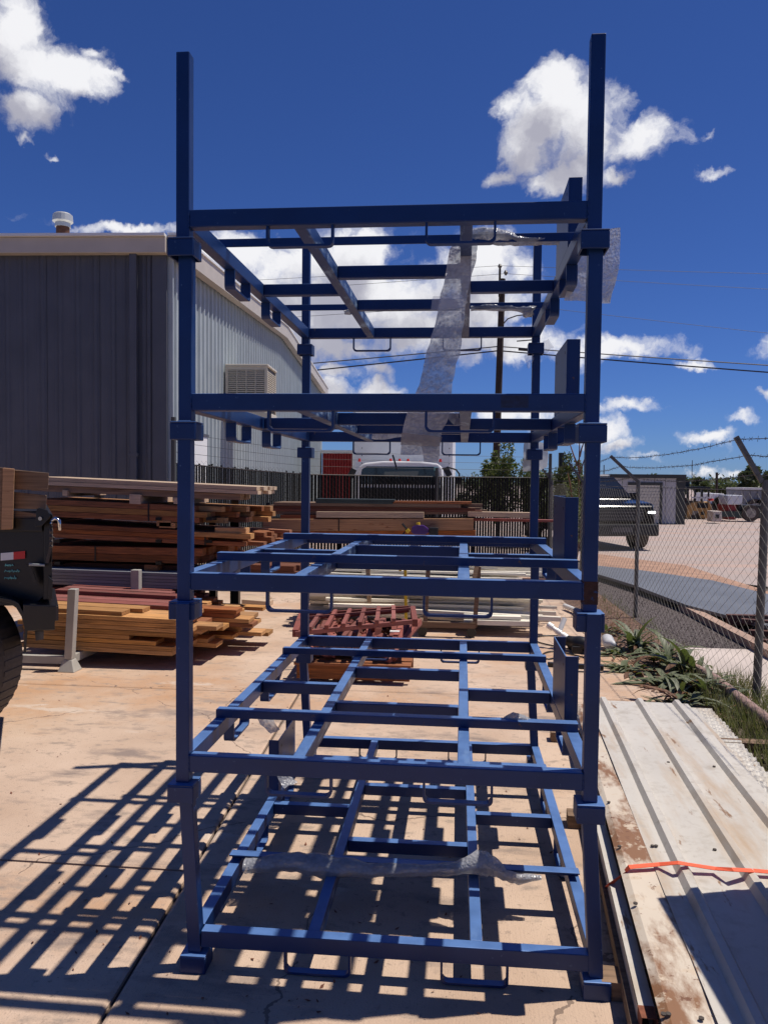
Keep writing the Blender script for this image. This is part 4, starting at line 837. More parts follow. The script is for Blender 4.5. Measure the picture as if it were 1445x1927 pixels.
# ------------------------------------------------------------------ pallet of red offcuts with a railing on top
pl = thing('offcut_pile', 'pallet heaped with small red and brown wood offcuts', 'wood offcuts', (.03,4.2,0))
for y in (3.72,4.2,4.75): MB().box((-.44,y,.03),(.47,y+.045,.14)).build('runner', WOOD_O, pl)
for k in range(7): MB().box((-.46,3.70+k*.165,.142),(.48,3.70+k*.165+.13,.162)).build('deck_board', WOOD_O, pl)
random.seed(5)
for k in range(150):
    layer = (k/150)**.9; z = .19 + .14*layer; x = random.uniform(-.40,.42)*(1-.15*layer); y = 3.80 + random.uniform(0,.95)
    L_ = random.uniform(.04,.11); d = Vector((random.uniform(-1,1), random.uniform(-1.2,.4), random.uniform(-.35,.4))).normalized()*L_
    s = random.choice([.035,.042,.05]); p = Vector((x,y,z)); MB().bar(p-d, p+d, s, s, up=(random.random(),0,1)).build('offcut', RED_W if random.random() < .62 else WOOD_D, pl)
for k in range(40):      # long slats seen end-on beneath the railing
    x = -.38 + .83*random.random(); z = .26+random.uniform(0,.08); y = random.uniform(3.85,4.1); MB().bar((x,y,z),(x+random.uniform(-.1,.1),y+.6,z+.05),.04,.04).build('offcut', RED_W, pl)
for k in range(12):      # square blocks along the left edge
    x = -.44+random.uniform(0,.12); z = .19+(k//3)*.05; y = 3.75+(k%3)*.07; MB().box((x,y,z),(x+.048,y+.05,z+.048)).build('offcut', RED_W if k % 2 else WOOD_O, pl)
rl = thing('railing_section', 'dark red wooden railing section lying tilted on the offcut pile', 'railing', Y(660,1180,4.0))
A = Y(556,1192,3.75); B = Y(776,1170,3.80); C_ = Y(548+32,1160,4.45); Dd = Y(770,1146,4.5)
A.z += 0; 
MB().bar(A,B,.035,.035).build('rail', RED_W, rl, bevel=.002); MB().bar(C_,Dd,.03,.06).build('rail', RED_W, rl, bevel=.002)
MB().bar(A,C_+Vector((-.06,0,0)),.05,.06).build('end_post', RED_W, rl, bevel=.002); MB().bar(B+Vector((.02,0,-.01)),Dd+Vector((.03,0,0)),.045,.06).build('end_post', RED_W, rl, bevel=.002)
for k in range(6):
    t = (k+.9)/7; p = A.lerp(B,t)+Vector((0,-.03,.03)); q = C_.lerp(Dd,t)+Vector((0,0,.03)); MB().bar(p,q,.034,.034).build('baluster', RED_W, rl, bevel=.002)
MB().bar(A.lerp(C_,.6)+Vector((0,0,.045)),B.lerp(Dd,.6)+Vector((0,0,.045)),.018,.018).build('mid_rod', RED_W, rl)
mb = MB(); p = Y(742,1190,3.95); mb.box((p.x-.04,p.y,p.z),(p.x+.04,p.y+.06,p.z+.006)); tag(mb.build('paper_label', WHT), 'small white paper label on the red offcuts', 'label')

# ------------------------------------------------------------------ dump truck at the left edge
YT = 1.93
tw = Y(-146,1275,YT)
trk = thing('dump_truck', 'rear of a black dump truck with weathered wooden side boards', 'truck', (tw.x,YT,0))
cR = tw.z; R0 = .50
wc = Vector((tw.x, YT, R0))
mb = MB(); n = 48; prof = [(R0*.78,.02),(R0*.84,.0),(R0*.94,.012),(R0*.985,.03),(R0,.06),(R0,.24),(R0*.97,.27),(R0*.8,.27)]; vs = []; fs = []
for (r_, d_) in prof:
    for k in range(n): vs.append((wc.x+r_*math.cos(k/n*6.2832), YT+d_, wc.z+r_*math.sin(k/n*6.2832)))
for j in range(len(prof)-1):
    for k in range(n): fs.append((j*n+k, j*n+(k+1)%n, (j+1)*n+(k+1)%n, (j+1)*n+k))
mb.add(vs, fs); ty = mb.build('tyre', RUB, trk, smooth=True)
mb = MB()
for k in range(n):     # tread lugs
    a = k/n*6.2832; c_, s_ = math.cos(a), math.sin(a)
    p = Vector((wc.x+c_*R0, YT+.05, wc.z+s_*R0)); q = p+Vector((0,.19,0)); mb.bar(p,q,.030,.006,up=(c_,0,s_))
mb.build('tread', RUB, ty)
MB().disc((wc.x,YT+.03,wc.z), R0*.79, 1, .02, 40, R0*.70).build('rim', RIM, trk); MB().disc((wc.x,YT+.07,wc.z), R0*.72, 1, .02, 40).build('hub_disc', RIM, trk)
def tpx(pts, yy, dep, name, m, par=trk, bevel=0): return MB().prism([Y(x,y,yy) for x,y in pts], (-.57*dep,dep,0)).build(name, m, par, bevel=bevel)
bed = tpx([(-400,962),(60,962),(88,960),(84,1122),(66,1138),(40,1140),(-400,1140)], YT+.10, 1.9, 'bed_side', BLK, bevel=.004)
tpx([(-400,975),(80,975),(80,1000),(-400,1000)], YT+.07, .03, 'top_rail', BLK, bevel=.004)
tpx([(84,962),(100,968),(98,1128),(82,1130)], YT+.04, 1.95, 'rear_post', BLK, bevel=.006)
tpx([(98,1010),(104,1012),(92,1060),(86,1060)], YT+.0, .05, 'tailgate_lever', RUB)
tpx([(92,1085),(100,1092),(99,1128),(90,1128)], YT+.0, .04, 'latch_plate', BLK, bevel=.003)
tpx([(55,1060),(85,1062),(85,1066),(55,1065)], YT+.01, .03, 'handle', mat('dull_grey', (.32,.34,.32), .6), bevel=.003)
tpx([(52,1064),(58,1062),(69,1094),(66,1104)], YT+.02, .05, 'gusset', BLK)
tpx([(70,958),(76,956),(90,960),(96,972),(80,990),(66,992)], YT+.0, .06, 'hinge_plate', BLK, bevel=.003)
MB().tube([Y(96,985,YT-.02),Y(98,979,YT-.02),Y(105,975,YT-.02),Y(112,979,YT-.02),Y(113,998,YT-.02)], .010, 8).build('hook', CHROME, trk, smooth=True)
MB().tube([Y(97,990+5*k,YT-.02+.008*(k%2)) for k in range(9)], .010, 6).build('chain', RUB, trk)
MB().disc(Y(76,976,YT-.012), .012, 1, .02, 10).build('bolt', CHROME, trk)
tpx([(2,1041),(26,1039),(26,1053),(2,1055)], YT+.092, .006, 'white_reflector', WHT); tpx([(26,1039),(48,1037),(48,1051),(26,1053)], YT+.092, .006, 'red_reflector', REDT)
# rear bumper box
tpx([(44,1137),(111,1140),(111,1168),(104,1169),(104,1186),(52,1188),(44,1160)], YT-.02, .7, 'bumper', BLK, bevel=.006)
tpx([(106,1141),(111,1141),(111,1167),(106,1167)], YT-.03, .01, 'lamp_lens', RUB); tpx([(66,1188),(83,1188),(83,1203),(68,1206)], YT+.05, .04, 'plate_bracket', GALV)
# fender arc
outer = [(-60,1106),(0,1124),(22,1128),(36,1136),(48,1158),(53,1180),(50,1228)]; inner = [(45,1228),(47,1182),(41,1160),(31,1144),(18,1135),(0,1131),(-60,1114)]
tpx(outer+inner, YT-.02, .5, 'fender', BLK, bevel=.003)
# teal handwriting, three scribbled lines
for r_, (y0, x0, x1) in enumerate(((1064,10,26),(1075,9,38),(1088,9,32))):
    pts = []; n_ = 26
    for k in range(n_+1):
        t = k/n_; pts.append(Y(x0+(x1-x0)*t, y0+2.8*math.sin(k*2.1+r_)*(.6+.4*math.sin(k*.9)) - (3 if k in (3,13,22) else 0), YT+.094))
    mb = MB(); mb.tube(pts, .0022, 4, False); mb.build('chalk_writing', TEAL, trk)
for k, (a,b,c_,d_) in enumerate(((882,-400,93,922),(924,-400,89,958),(959,-400,72,992))):
    tpx([(b,a-8),(30,a+2),(c_,a+8),(c_-2,d_),(b,d_-6)], YT+.09, .045, 'side_board', WOOD_G, bevel=.004)
tpx([(6,880),(28,882),(25,996),(3,997)], YT+.02, .065, 'stake', WOOD_BEAM, bevel=.004); tpx([(-14,878),(6,880),(3,997),(-18,996)], YT+.035, .05, 'stake', WOOD_G, bevel=.004)

# ------------------------------------------------------------------ white roof sheets stacked at the right
ZS = .20
def SP(x, y, z=ZS): return G(x, y, z)
def lerp2(a, b, t): return a + (b-a)*t
# long edges: back (y about 3.4) and front end beyond the frame
L0b, L0f = SP(1128,1322), SP(1245,1927)
dirv = (L0f - L0b).normalized(); right = Vector((-dirv.y, dirv.x, 0));
if right.x < 0: right = -right
ribb = [SP(1134,1318), SP(1205,1325), SP(1277,1329)]; ribf = [SP(1417,1918), SP(1445,1746), SP(1445,1554)]
dl = (ribf[0]-ribb[0]).normalized()
rts = thing('roof_sheet_stack', 'stack of long white ribbed roofing sheets with brown stains, in front of the weeds', 'roofing sheets', ribb[0].lerp(ribf[0],.5)*1.0)
rts.location.z = 0
nr = Vector((-dl.y, dl.x, 0)); nr = nr if nr.x > 0 else -nr
pitch = abs((ribb[1]-ribb[0]).dot(nr))
org = ribb[0]
def ribsheet(z, shift, back, front, name, m, nrib=5, x0=-.30, x1=None, th=.0):
    prof = [(x0,0)]
    rh, rb, rtw = .024, .060, .026
    for k in range(nrib):
        c = k*pitch; prof += [(c-rb/2,0),(c-rtw/2,rh),(c+rtw/2,rh),(c+rb/2,0)]
    if x1 is not None: prof = [p for p in prof if p[0] < x1] + [(x1,0)]
    ny = 26; vs = []; fs = []
    for j in range(ny+1):
        s = back + (front-back)*j/ny
        for (a, h) in prof:
            p = org + dl*s + nr*(a+shift); vs.append((p.x, p.y, z+h+.004*math.sin(s*2.3+a*3)+.003*noise.noise(Vector((s*3,a*5,z)))))
    n = len(prof)
    for j in range(ny):
        for i in range(n-1): fs.append((j*n+i, j*n+i+1, (j+1)*n+i+1, (j+1)*n+i))
    o = MB().add(vs, fs).build(name, m, rts); b = o.modifiers.new('thick','SOLIDIFY'); b.thickness = .0015; return o
ed = (L0f-org).dot(nr)   # left edge offset of the stained outer sheet
eb = (L0b-org).dot(nr)
ribsheet(ZS, 0, 0, 5.2, 'ribbed_sheet', SHEET, 6, x0=-.10, x1=2*pitch+.07)
ribsheet(ZS-.02, .012, .05, 5.2, 'ribbed_sheet', SHEET, 6, x0=.3, x1=2*pitch+.10)
# corrugated offcut sheet with its wavy end towards the grass
ca, cb_ = G(1338,1334,.06), G(1452,1462,.06); cu = (cb_-ca).normalized(); cl = (cb_-ca).length*1.5; cn = Vector((cu.y,-cu.x,0)); cn = cn if cn.x < 0 else -cn
vs = []; fs = []; ns = int(cl/.0127); nt_ = 8
for i in range(ns+1):
    s_ = i*.0127
    for j in range(nt_+1):
        p = ca + cu*s_ + cn*(j/nt_*.62 + (.02*noise.noise(Vector((s_*4,3,0))) if j == 0 else 0)); vs.append((p.x, p.y, .06+.007*math.sin(s_/.076*6.2832)))
for i in range(ns):
    for j in range(nt_): fs.append((i*(nt_+1)+j,(i+1)*(nt_+1)+j,(i+1)*(nt_+1)+j+1,i*(nt_+1)+j+1))
o = MB().add(vs, fs).build('corrugated_sheet', SHEET, smooth=True); b = o.modifiers.new('thick','SOLIDIFY'); b.thickness = .002; tag(o, 'white corrugated sheet with a wavy cut end beside the grass', 'corrugated sheet')
# stained sheet under it at the left, tapering
lb = [G(1083,1326,ZS-.012), G(1245,1927,ZS-.012)]; lb[1] = lb[1] + (lb[1]-lb[0])*.35
pr = [org+dl*-.02+nr*-.06, org+dl*5.2+nr*-.06]
vs = []; fs = []; ny = 30; nx = 12
for j in range(ny+1):
    t = j/ny; a = lb[0].lerp(lb[1], t); 
    # matching point on the rib line
    s = (a-org).dot(dl); b = org+dl*s+nr*.05
    for i in range(nx+1):
        p = a.lerp(b, i/nx); vs.append((p.x,p.y, ZS-.006 - (.012 if i == 0 else 0) + .006*noise.noise(Vector((p.x*6,p.y*3,0)))))
for j in range(ny):
    for i in range(nx): fs.append((j*(nx+1)+i, j*(nx+1)+i+1, (j+1)*(nx+1)+i+1, (j+1)*(nx+1)+i))
o = MB().add(vs, fs).build('stained_sheet', SHEETR, rts, smooth=False); b = o.modifiers.new('thick','SOLIDIFY'); b.thickness = .002
for k in range(6): ribsheet(ZS-.05-.022*k, random.uniform(-.02,.02), .03+random.uniform(-.03,.05), 5.2, 'ribbed_sheet', SHEET, 4, x0=-.16+.03*(k%2), x1=2*pitch+.08+.02*(k%3))
# screws
for (x, y) in ((1145,1508),(1165,1591),(1165,1429),(1257,1433),(1343,1441),(1227,1590),(1234,1590),(1344,1597),(1195,1698),(1257,1906),(1319,1914),(1366,1907),(1248,1906)):
    p = G(x, y, ZS+.004); MB().disc((p.x,p.y,ZS-.001), .0075, 2, .004, 10).build('screw', RUB, rts)
# timber runners beneath
for s in (.25,1.5,2.75,4.0):
    p = org+dl*s; MB().bar(p+nr*-.35+Vector((0,0,.03-ZS)), p+nr*1.6+Vector((0,0,.03-ZS)), .09, .06).build('runner', WOOD_G, rts)
# long flashing channel beside the stack, rusty at its end
ch = thing('metal_flashing', 'long white metal channel with a rusty end beside the roof sheets', 'flashing', G(1170,1760,.1))
a = G(1131,1560,.13); b = G(1214,1893,.13); b2 = G(1222,1918,.13)
def chan(a, b, m, nm):
    d = (b-a).normalized(); n_ = Vector((-d.y,d.x,0)); n_ = n_ if n_.x > 0 else -n_
    mb = MB()
    for (o1,z1,o2,z2) in ((-.022,0,-.022,-.05),(-.022,0,.022,.0),(.022,0,.022,-.05)):
        p,q,r_,s_ = a+n_*o1+Vector((0,0,z1)), b+n_*o1+Vector((0,0,z1)), b+n_*o2+Vector((0,0,z2)), a+n_*o2+Vector((0,0,z2)); mb.add([p,q,r_,s_],[(0,1,2,3)])
    return mb.build(nm, m, ch, solid=.002)
chan(a+(a-b)*.3, b, SHEET, 'channel'); chan(b+Vector((0,0,-.001)), b2, RUST if False else mat('rust_end', (.25,.08,.04), .85, 0, .4, 60, .3, 60), 'rusty_end')
a3 = G(1105,1500,.06); b3 = G(1200,1927,.06); mb = MB(); mb.bar(a3,b3+(b3-a3)*.2,.05,.05); tag(mb.build('timber_bearer', WOOD_G), 'long weathered timber lying at the left side of the roof sheets', 'timber')
# orange strap
op = [G(1142,1672,.06), G(1148,1663,.13), G(1183,1631,ZS+.012), G(1240,1626,ZS+.012), G(1275,1623,ZS+.045), G(1300,1627,ZS+.03), G(1345,1634,ZS+.02), G(1378,1636,ZS+.05), G(1420,1638,ZS+.02), G(1500,1645,ZS+.02)]
vs = []; fs = []
for i, p in enumerate(op):
    d = (op[min(i+1,len(op)-1)]-op[max(i-1,0)]); d.z = 0; n_ = Vector((d.y,-d.x,0)).normalized()*.014
    if d.length < .02: n_ = Vector((0,-.014,0))
    vs += [p-n_, p+n_]
for i in range(len(op)-1): fs.append((2*i,2*i+1,2*i+3,2*i+2))
o = MB().add(vs, fs).build('ratchet_strap', ORANGE, solid=.002); tag(o, 'orange webbing strap pulled across the white roof sheets', 'strap')
# made-up crate out of view, added to cast the shadow on the sheets
c1_ = G(1245,1686,ZS); h = 1.42; k_ = (h-ZS)/sd.z; ctop = Vector((c1_.x+sd.x*k_, c1_.y+sd.y*k_, h))
cr = thing('shadow_crate', 'unseen tall crate added on the right to shadow the roof sheets', 'crate', (ctop.x+.5,ctop.y-.5,0))
e2 = G(1380,1927,ZS); dd = (e2-c1_); dd = Vector((dd.x, dd.y, 0)).normalized()
p0 = Vector((ctop.x,ctop.y,0)); p1 = p0 + dd*1.1; e_ = Vector((1.0,.02,0)); 
MB().hexa([p0+Vector((0,0,.0)), p1, p1+e_, p0+e_, p0+Vector((0,0,h)), p1+Vector((0,0,h)), p1+e_+Vector((0,0,h)), p0+e_+Vector((0,0,h))]).build('box_body', WOOD_P, cr)
for z in (.05,.7,h-.12):
    MB().bar(p0+Vector((-.012,0,z+.05)), p0+dd*1.1+Vector((-.012,0,z+.05)), .022, .09).build('batten', WOOD_G, cr)

# ------------------------------------------------------------------ pump, pipe fittings and cables
pp = thing('pump', 'black pump with white pipe fittings on the ground behind the right post', 'pump', G(1085,1215))
z1 = .05
c_ = G(1085,1212,.07)
MB().tube([c_+Vector((-.06,.03,0)), c_+Vector((.02,-.03,.01)), c_+Vector((.16,-.12,.01))], [.065,.075,.06], 14).build('motor_body', BPL, pp, smooth=True)
MB().tube([c_+Vector((-.10,.06,.02)), c_+Vector((-.055,.03,.02))], .05, 14).build('flange', BPL, pp)
MB().box((c_.x-.06,c_.y-.12,0),(c_.x+.04,c_.y-.05,.07)).build('switch_box', BPL, pp, bevel=.006)
a = c_+Vector((-.08,.05,.04)); t1 = a+Vector((-.16,.10,.10))
def pvc(a, b, r, name): 
    o = MB().tube([a,b], r, 14).build(name, PVC, pp, smooth=False); return o
pvc(a, t1, .024, 'pipe'); pvc(a.lerp(t1,.05), a.lerp(t1,.3), .034, 'coupling'); pvc(a.lerp(t1,.85), t1+(t1-a)*.12, .034, 'coupling')
md = a.lerp(t1,.5); pvc(md, md+Vector((.06,.06,.13)), .025, 'tee'); pvc(a.lerp(t1,.4), a.lerp(t1,.62), .032, 'tee')
o1 = Y(1045,1128,6.0)
pf = thing('pipe_fitting', 'white pipe fitting with a black band lying by the planting strip', 'pipe', G(1080,1145))
a = G(1062,1140,.05); b = G(1112,1160,.06); MB().tube([a,b], .03, 14).build('pipe', PVC, pf); MB().tube([a.lerp(b,.45),a.lerp(b,.62)], .037, 14).build('coupling', BPL, pf); MB().tube([a.lerp(b,.62),a.lerp(b,1.05)], .036, 14).build('coupling', PVC, pf)
wj = thing('plastic_jug', 'empty translucent plastic jug lying behind the right front post', 'jug', G(1143,1210)); 
a = G(1146,1212,.06); MB().tube([a+Vector((0,.16,.02)),a+Vector((0,.1,.02)),a+Vector((0,-.02,0)),a+Vector((.02,-.08,.02)),a+Vector((.02,-.12,.02))],[.05,.06,.058,.03,.02],14).build('body', mat('cloudy_plastic', (.7,.7,.7), .3, alpha=.8), wj, smooth=True)
def cable(pts, r, label, m=BPL):
    P = [Vector(p) for p in pts]; fine = []
    for i in range(len(P)-1):
        p0_, p1_, p2_, p3_ = P[max(i-1,0)], P[i], P[i+1], P[min(i+2,len(P)-1)]
        for k in range(6):
            t = k/6; fine.append(.5*((2*p1_)+(p2_-p0_)*t+(2*p0_-5*p1_+4*p2_-p3_)*t*t+(3*p1_-p0_-3*p2_+p3_)*t**3))
    fine.append(P[-1]); o = MB().tube(fine, r, 6).build('cable', m, smooth=True); return tag(o, label, 'cable')
cable([G(1075,1222,.02),G(1040,1215,.01),G(1012,1208,.01),G(1006,1200,.01),G(1030,1196,.01),G(1080,1198,.01)], .007, 'black cable looping left of the pump')
cable([G(1090,1240,.02),G(1060,1236,.01),G(1028,1240,.01),G(1020,1232,.01),G(1035,1226,.01),G(1060,1228,.01),G(1110,1240,.01)], .007, 'second black cable loop in front of the pump')
cable([G(1065,1248,.01),G(1080,1262,.01),G(1115,1262,.01),G(1130,1250,.01)], .006, 'short cable end nearest the camera below the pump')
mb = MB(); mb.bar(G(1030,1250,.02),G(1135,1256,.02),.05,.035); tag(mb.build('scrap_bar', BLK), 'flat black bar on the concrete in front of the pump', 'bar')

# ------------------------------------------------------------------ weeds, grass, litter
def leaf(mb, base, az_, L_, w, el0, droop, n=6, fold=.25):
    d = Vector((math.cos(az_), math.sin(az_), 0)); s = Vector((-d.y,d.x,0)); p = Vector(base); e = el0; vs = []; 
    for i in range(n+1):
        t = i/n; ww = w*(.25+1.1*math.sin(math.pi*min(1,t*.92+.05)))*(1-t*.35) if i < n else .002
        up = Vector((0,0,1))*math.cos(e) - d*math.sin(e)*1.0
        wob = s*.15*w*math.sin(t*9+az_*3)
        vs += [p - s*ww + up*fold*ww + wob, p + wob, p + s*ww + up*fold*ww + wob]
        p = p + (d*math.cos(e) + Vector((0,0,1))*math.sin(e))*L_/n; e -= droop/n
        if p.z < .006: p.z = .006; e = max(e, 0)
    fs = []
    for i in range(n):
        a = i*3; fs += [(a,a+1,a+4,a+3),(a+1,a+2,a+5,a+4)]
    mb.add(vs, fs)
random.seed(11)
def weed(base, n, L_, w, label, dry=.0, up=(.3,1.2)):
    r = thing('weed', label, 'weed', base, 'broad leaved weeds along the fence')
    k3 = 0
    for k in range(n):
        mb = MB(); leaf(mb, Vector(base)+Vector((random.uniform(-.07,.07),random.uniform(-.09,.09),0)), random.uniform(0,6.28), L_*random.choice([.45,.7,.95,1.2,1.45])*random.uniform(.8,1.1), w*random.uniform(.35,.95), random.uniform(*up), random.uniform(.8,2.2))
        o = mb.build('leaf', LEAF_DRY if random.random() < dry else LEAF_W, r, smooth=True)
    return r
P_ = [((1196,1222),24,.36,.035,'broad leaved weed nearest the second fence post, upright leaves',.05,(.5,1.35)),
 ((1222,1232),16,.26,.03,'lower weed right of the upright one, leaves flopping',.2,(.1,.9)),
 ((1165,1232),14,.24,.028,'small weed left of the upright one near the blue post',.25,(.0,.8)),
 ((1275,1262),12,.34,.042,'weed with one tall single leaf standing up by the fence',.1,(.6,1.4)),
 ((1250,1290),20,.34,.034,'sprawling weed just behind the roof sheets',.15,(.05,.8)),
 ((1290,1300),18,.34,.034,'weed between the sprawling one and the fence post',.12,(.2,1.1)),
 ((1330,1308),20,.32,.032,'tall stemmed weed left of the near fence post',.1,(.3,1.3)),
 ((1365,1335),14,.26,.028,'leafy weed at the foot of the near fence post',.15,(.1,1.0)),
 ((1180,1262),18,.26,.028,'weed spreading low over the concrete edge at the left of the strip',.2,(.0,.7)),
 ((1310,1270),16,.34,.03,'weed pressed against the fence wire above the sprawling one',.1,(.3,1.2)),
 ((1245,1248),18,.32,.032,'bushy weed in the upper middle of the strip',.1,(.3,1.2)),
 ((1275,1322),16,.28,.028,'low weed touching the far edge of the roof sheets',.2,(.0,.8)),
 ((1150,1190),14,.22,.024,'ragged small weed beside the dry twigs',.4,(.1,1.1)),
 ((1225,1265),12,.24,.026,'flattened grey green weed in the middle of the strip',.3,(.0,.5))]
for (p_, n, L_, w, lab, dry, up) in P_: weed(G(*p_), int(n*1.6), L_, w, lab, dry, up)
mb = MB()
for k in range(5200):
    y_ = random.uniform(1.6,4.2); b = Vector((random.uniform(2.5,3.25), y_, 0))
    if (b-ca).dot(cn) > -.03 + random.uniform(-.02,.02): continue
    a = random.uniform(0,6.28); h_ = random.uniform(.04,.16); l = Vector((math.cos(a)*h_*.6, math.sin(a)*h_*.6, h_)); s_ = Vector((-math.sin(a),math.cos(a),0))*.003
    mb.add([b-s_, b+s_, b+l*.6+s_*.7, b+l], [(0,1,2,3)])
for k in range(500):
    y = random.uniform(4,9); x = FX(y)+random.uniform(-.35,.12); b = Vector((x,y,0)); a = random.uniform(0,6.28); h_ = random.uniform(.03,.1); l = Vector((math.cos(a)*h_*.6, math.sin(a)*h_*.6, h_)); s_ = Vector((-math.sin(a),math.cos(a),0))*.003
    mb.add([b-s_, b+s_, b+l*.6+s_*.7, b+l], [(0,1,2,3)])
tag(mb.build('grass', GRASS), 'tufts of green grass below the chain-link fence', 'grass', kind='stuff')
mb = MB()
for k in range(900):
    y = random.uniform(3.6,9.5); x = FX(y) - random.uniform(.02,.75) ; z = .004
    if G(1000,1,0) is None: pass
    r_ = random.uniform(.008,.035); a = random.uniform(0,6.28); e = random.uniform(-.5,.5)
    c = Vector((x,y,z+.008)); d = Vector((math.cos(a),math.sin(a),e*.4))*r_; s_ = Vector((-math.sin(a),math.cos(a),.3*e))*r_*.4
    mb.add([c-d, c+s_, c+d, c-s_], [(0,1,2,3)])
tag(mb.build('leaf_litter', LEAF_DRY), 'brown dead leaves and twigs scattered on the planting strip', 'leaf litter', kind='stuff')
mb = MB()
for k in range(150):
    px, py2 = random.uniform(20,1100), random.uniform(1190,1910); c = G(px,py2,.003); r_ = random.uniform(.003,.012); a = random.uniform(0,6.28)
    d = Vector((math.cos(a),math.sin(a),.2))*r_; s_ = Vector((-math.sin(a),math.cos(a),.1))*r_*.5; mb.add([c-d,c+s_,c+d+Vector((0,0,.003)),c-s_],[(0,1,2,3)])
tag(mb.build('debris', WOOD_D), 'small wood chips and crumbs scattered over the concrete', 'debris', kind='stuff')
cpipe = MB().tube([G(1275,1238,.05),G(1300,1252,.06),G(1345,1278,.07),G(1400,1322,.06),G(1500,1400,.05)], [.02,.035,.04,.04,.04], 14).build('concrete_kerb', mat('pink_concrete', (.36,.24,.21), .9, 0, .25, 8, .5, 60), smooth=True); tag(cpipe, 'rounded pinkish concrete kerb behind the weeds', 'kerb')
mb = MB(); 
for k in range(14):      # rusty twig litter near the second post
    a = G(random.uniform(1120,1165), random.uniform(1165,1215), .01); b = a+Vector((random.uniform(-.2,.2),random.uniform(-.2,.2),random.uniform(.02,.12))); mb.tube([a,b],.003,4)
tag(mb.build('dry_twigs', LEAF_DRY), 'heap of dry brown twigs left of the upright weed', 'twigs', kind='stuff')

# ------------------------------------------------------------------ things beyond the right fence
zs = .10
pts = [G(1100,1062,zs), G(1200,1072,zs), G(1340,1092,zs), G(1445,1118,zs), G(1600,1160,zs), G(1600,1240,zs), G(1445,1178,zs), G(1290,1138,zs), G(1190,1100,zs), G(1130,1082,zs), G(1100,1074,zs)]
mb = MB(); mb.prism([(p.x,p.y,zs-.04) for p in pts], (0,0,.04)); o = mb.build('steel_sheets', STEELP); tag(o, 'grey steel sheets lying flat behind the gravel', 'steel sheets')
for k, (x,y) in enumerate(((1180,1092),(1300,1130),(1420,1160),(1540,1200))):
    p = G(x,y,.0); mb = MB(); mb.box((p.x+.1,p.y+.12,-.03),(p.x+.2,p.y+1.0,.058)); tag(mb.build('bearer_block', WOOD_D), ['farthest dark timber bearer under the grey steel sheets','second farthest dark bearer under the grey steel sheets','third dark bearer under the grey sheets, near the rusty channels','dark bearer under the grey sheets outside the right edge'][k], 'bearer', 'bearers under the grey sheets')
mb = MB(); mb.bar(G(1285,1142,.03), G(1480,1245,.03), .12, .08); tag(mb.build('edging_timber', mat('pink_timber', (.42,.28,.21), .85, 0, .3, 8)), 'long pinkish timber edging the gravel', 'timber')
ru = thing('rusty_channels', 'rusty steel channels piled beside the grey sheets at the right edge', 'steel channels', G(1420,1200))
for (a,b,z,h) in (((1372,1182),(1445,1184),.08,.12),((1415,1200),(1500,1204),.03,.07),((1400,1188),(1500,1196),.10,.05),((1420,1212),(1500,1222),.02,.05)):
    p, q = G(*a,0), G(*b,0); d = (q-p); MB().bar(p+Vector((0,.1,z)), q+d*.6+Vector((0,.1,z)), .08, h).build('channel', mat('rusty_steel', (.13,.055,.04), .8, .2, .4, 20), ru)
# black SUV, nose towards the fence
def wheel(parent, c, r, w, ax=1, local=False):
    t = MB().disc((c[0]-(w/2 if ax==0 else 0), c[1]-(w/2 if ax==1 else 0), c[2]), r, ax, w, 24).build('wheel', RUB, parent, local)
    MB().disc((c[0]-(w/2+.01 if ax==0 else 0), c[1]-(w/2+.01 if ax==1 else 0), c[2]), r*.6, ax, w+.02 if ax==0 else .02, 16).build('rim', RIM, t, local)
    return t
g0 = G(1168,1035)
suv = thing('suv', 'black SUV with a glinting headlight behind the chain-link fence', 'car', (g0.x, g0.y+.1, -.03))
def L_(mb, n, m, par=None, **k): return mb.build(n, m, par or suv, True, **k)
W2 = .98
def slice_(y, z0, z1, w0, w1): return [(-w0,y,z0),(w0,y,z0),(w1,y,z1),(-w1,y,z1)]
def loft(secs, name, m, bevel=0):
    mb = MB(); vs = [p for s_ in secs for p in s_]; fs = [(0,1,2,3)]; n = len(secs)
    for i in range(n-1):
        for k in range(4): fs.append((i*4+k, i*4+(k+1)%4, (i+1)*4+(k+1)%4, (i+1)*4+k))
    fs.append(tuple((n-1)*4+k for k in (3,2,1,0))); mb.add(vs, fs); return L_(mb, name, m, bevel=bevel)
loft([slice_(0,.42,1.08,.90,.84), slice_(.15,.36,1.16,W2,.90), slice_(1.25,.36,1.27,W2,.90), slice_(4.6,.36,1.25,W2,.90), slice_(4.85,.45,1.15,.92,.86)], 'body', SUVP, .05)
loft([slice_(1.25,1.26,1.30,.88,.86), slice_(1.95,1.24,1.80,.88,.70), slice_(4.2,1.24,1.82,.88,.70), slice_(4.7,1.22,1.3,.86,.80)], 'cabin', SUVP, .03)
L_(MB().add([(-.80,1.33,1.345),(.80,1.33,1.345),(.66,1.86,1.755),(-.66,1.86,1.755)],[(0,1,2,3)]), 'windscreen', GLASSD)
for sx_ in (-1,1):
    L_(MB().add([(sx_*.885,1.6,1.32),(sx_*.885,4.3,1.32),(sx_*.735,4.1,1.75),(sx_*.735,2.0,1.75)],[(0,1,2,3)]), 'side_window', GLASSD)
    L_(MB().box((sx_*.70 if sx_>0 else -.88,-.03,.915),(.88 if sx_>0 else -.70,.05,.965)), 'headlight', HEAD_GLINT if sx_ > 0 else MATS['headlight_glint_glow'], bevel=.01)
    L_(MB().box((sx_*1.03-.11,1.5,1.22),(sx_*1.03+.11,1.62,1.40)), 'mirror', SUVP, bevel=.03)
    for y in (.85,3.95): wheel(suv, (sx_*.84, y, .39), .39, .27, 0, True)
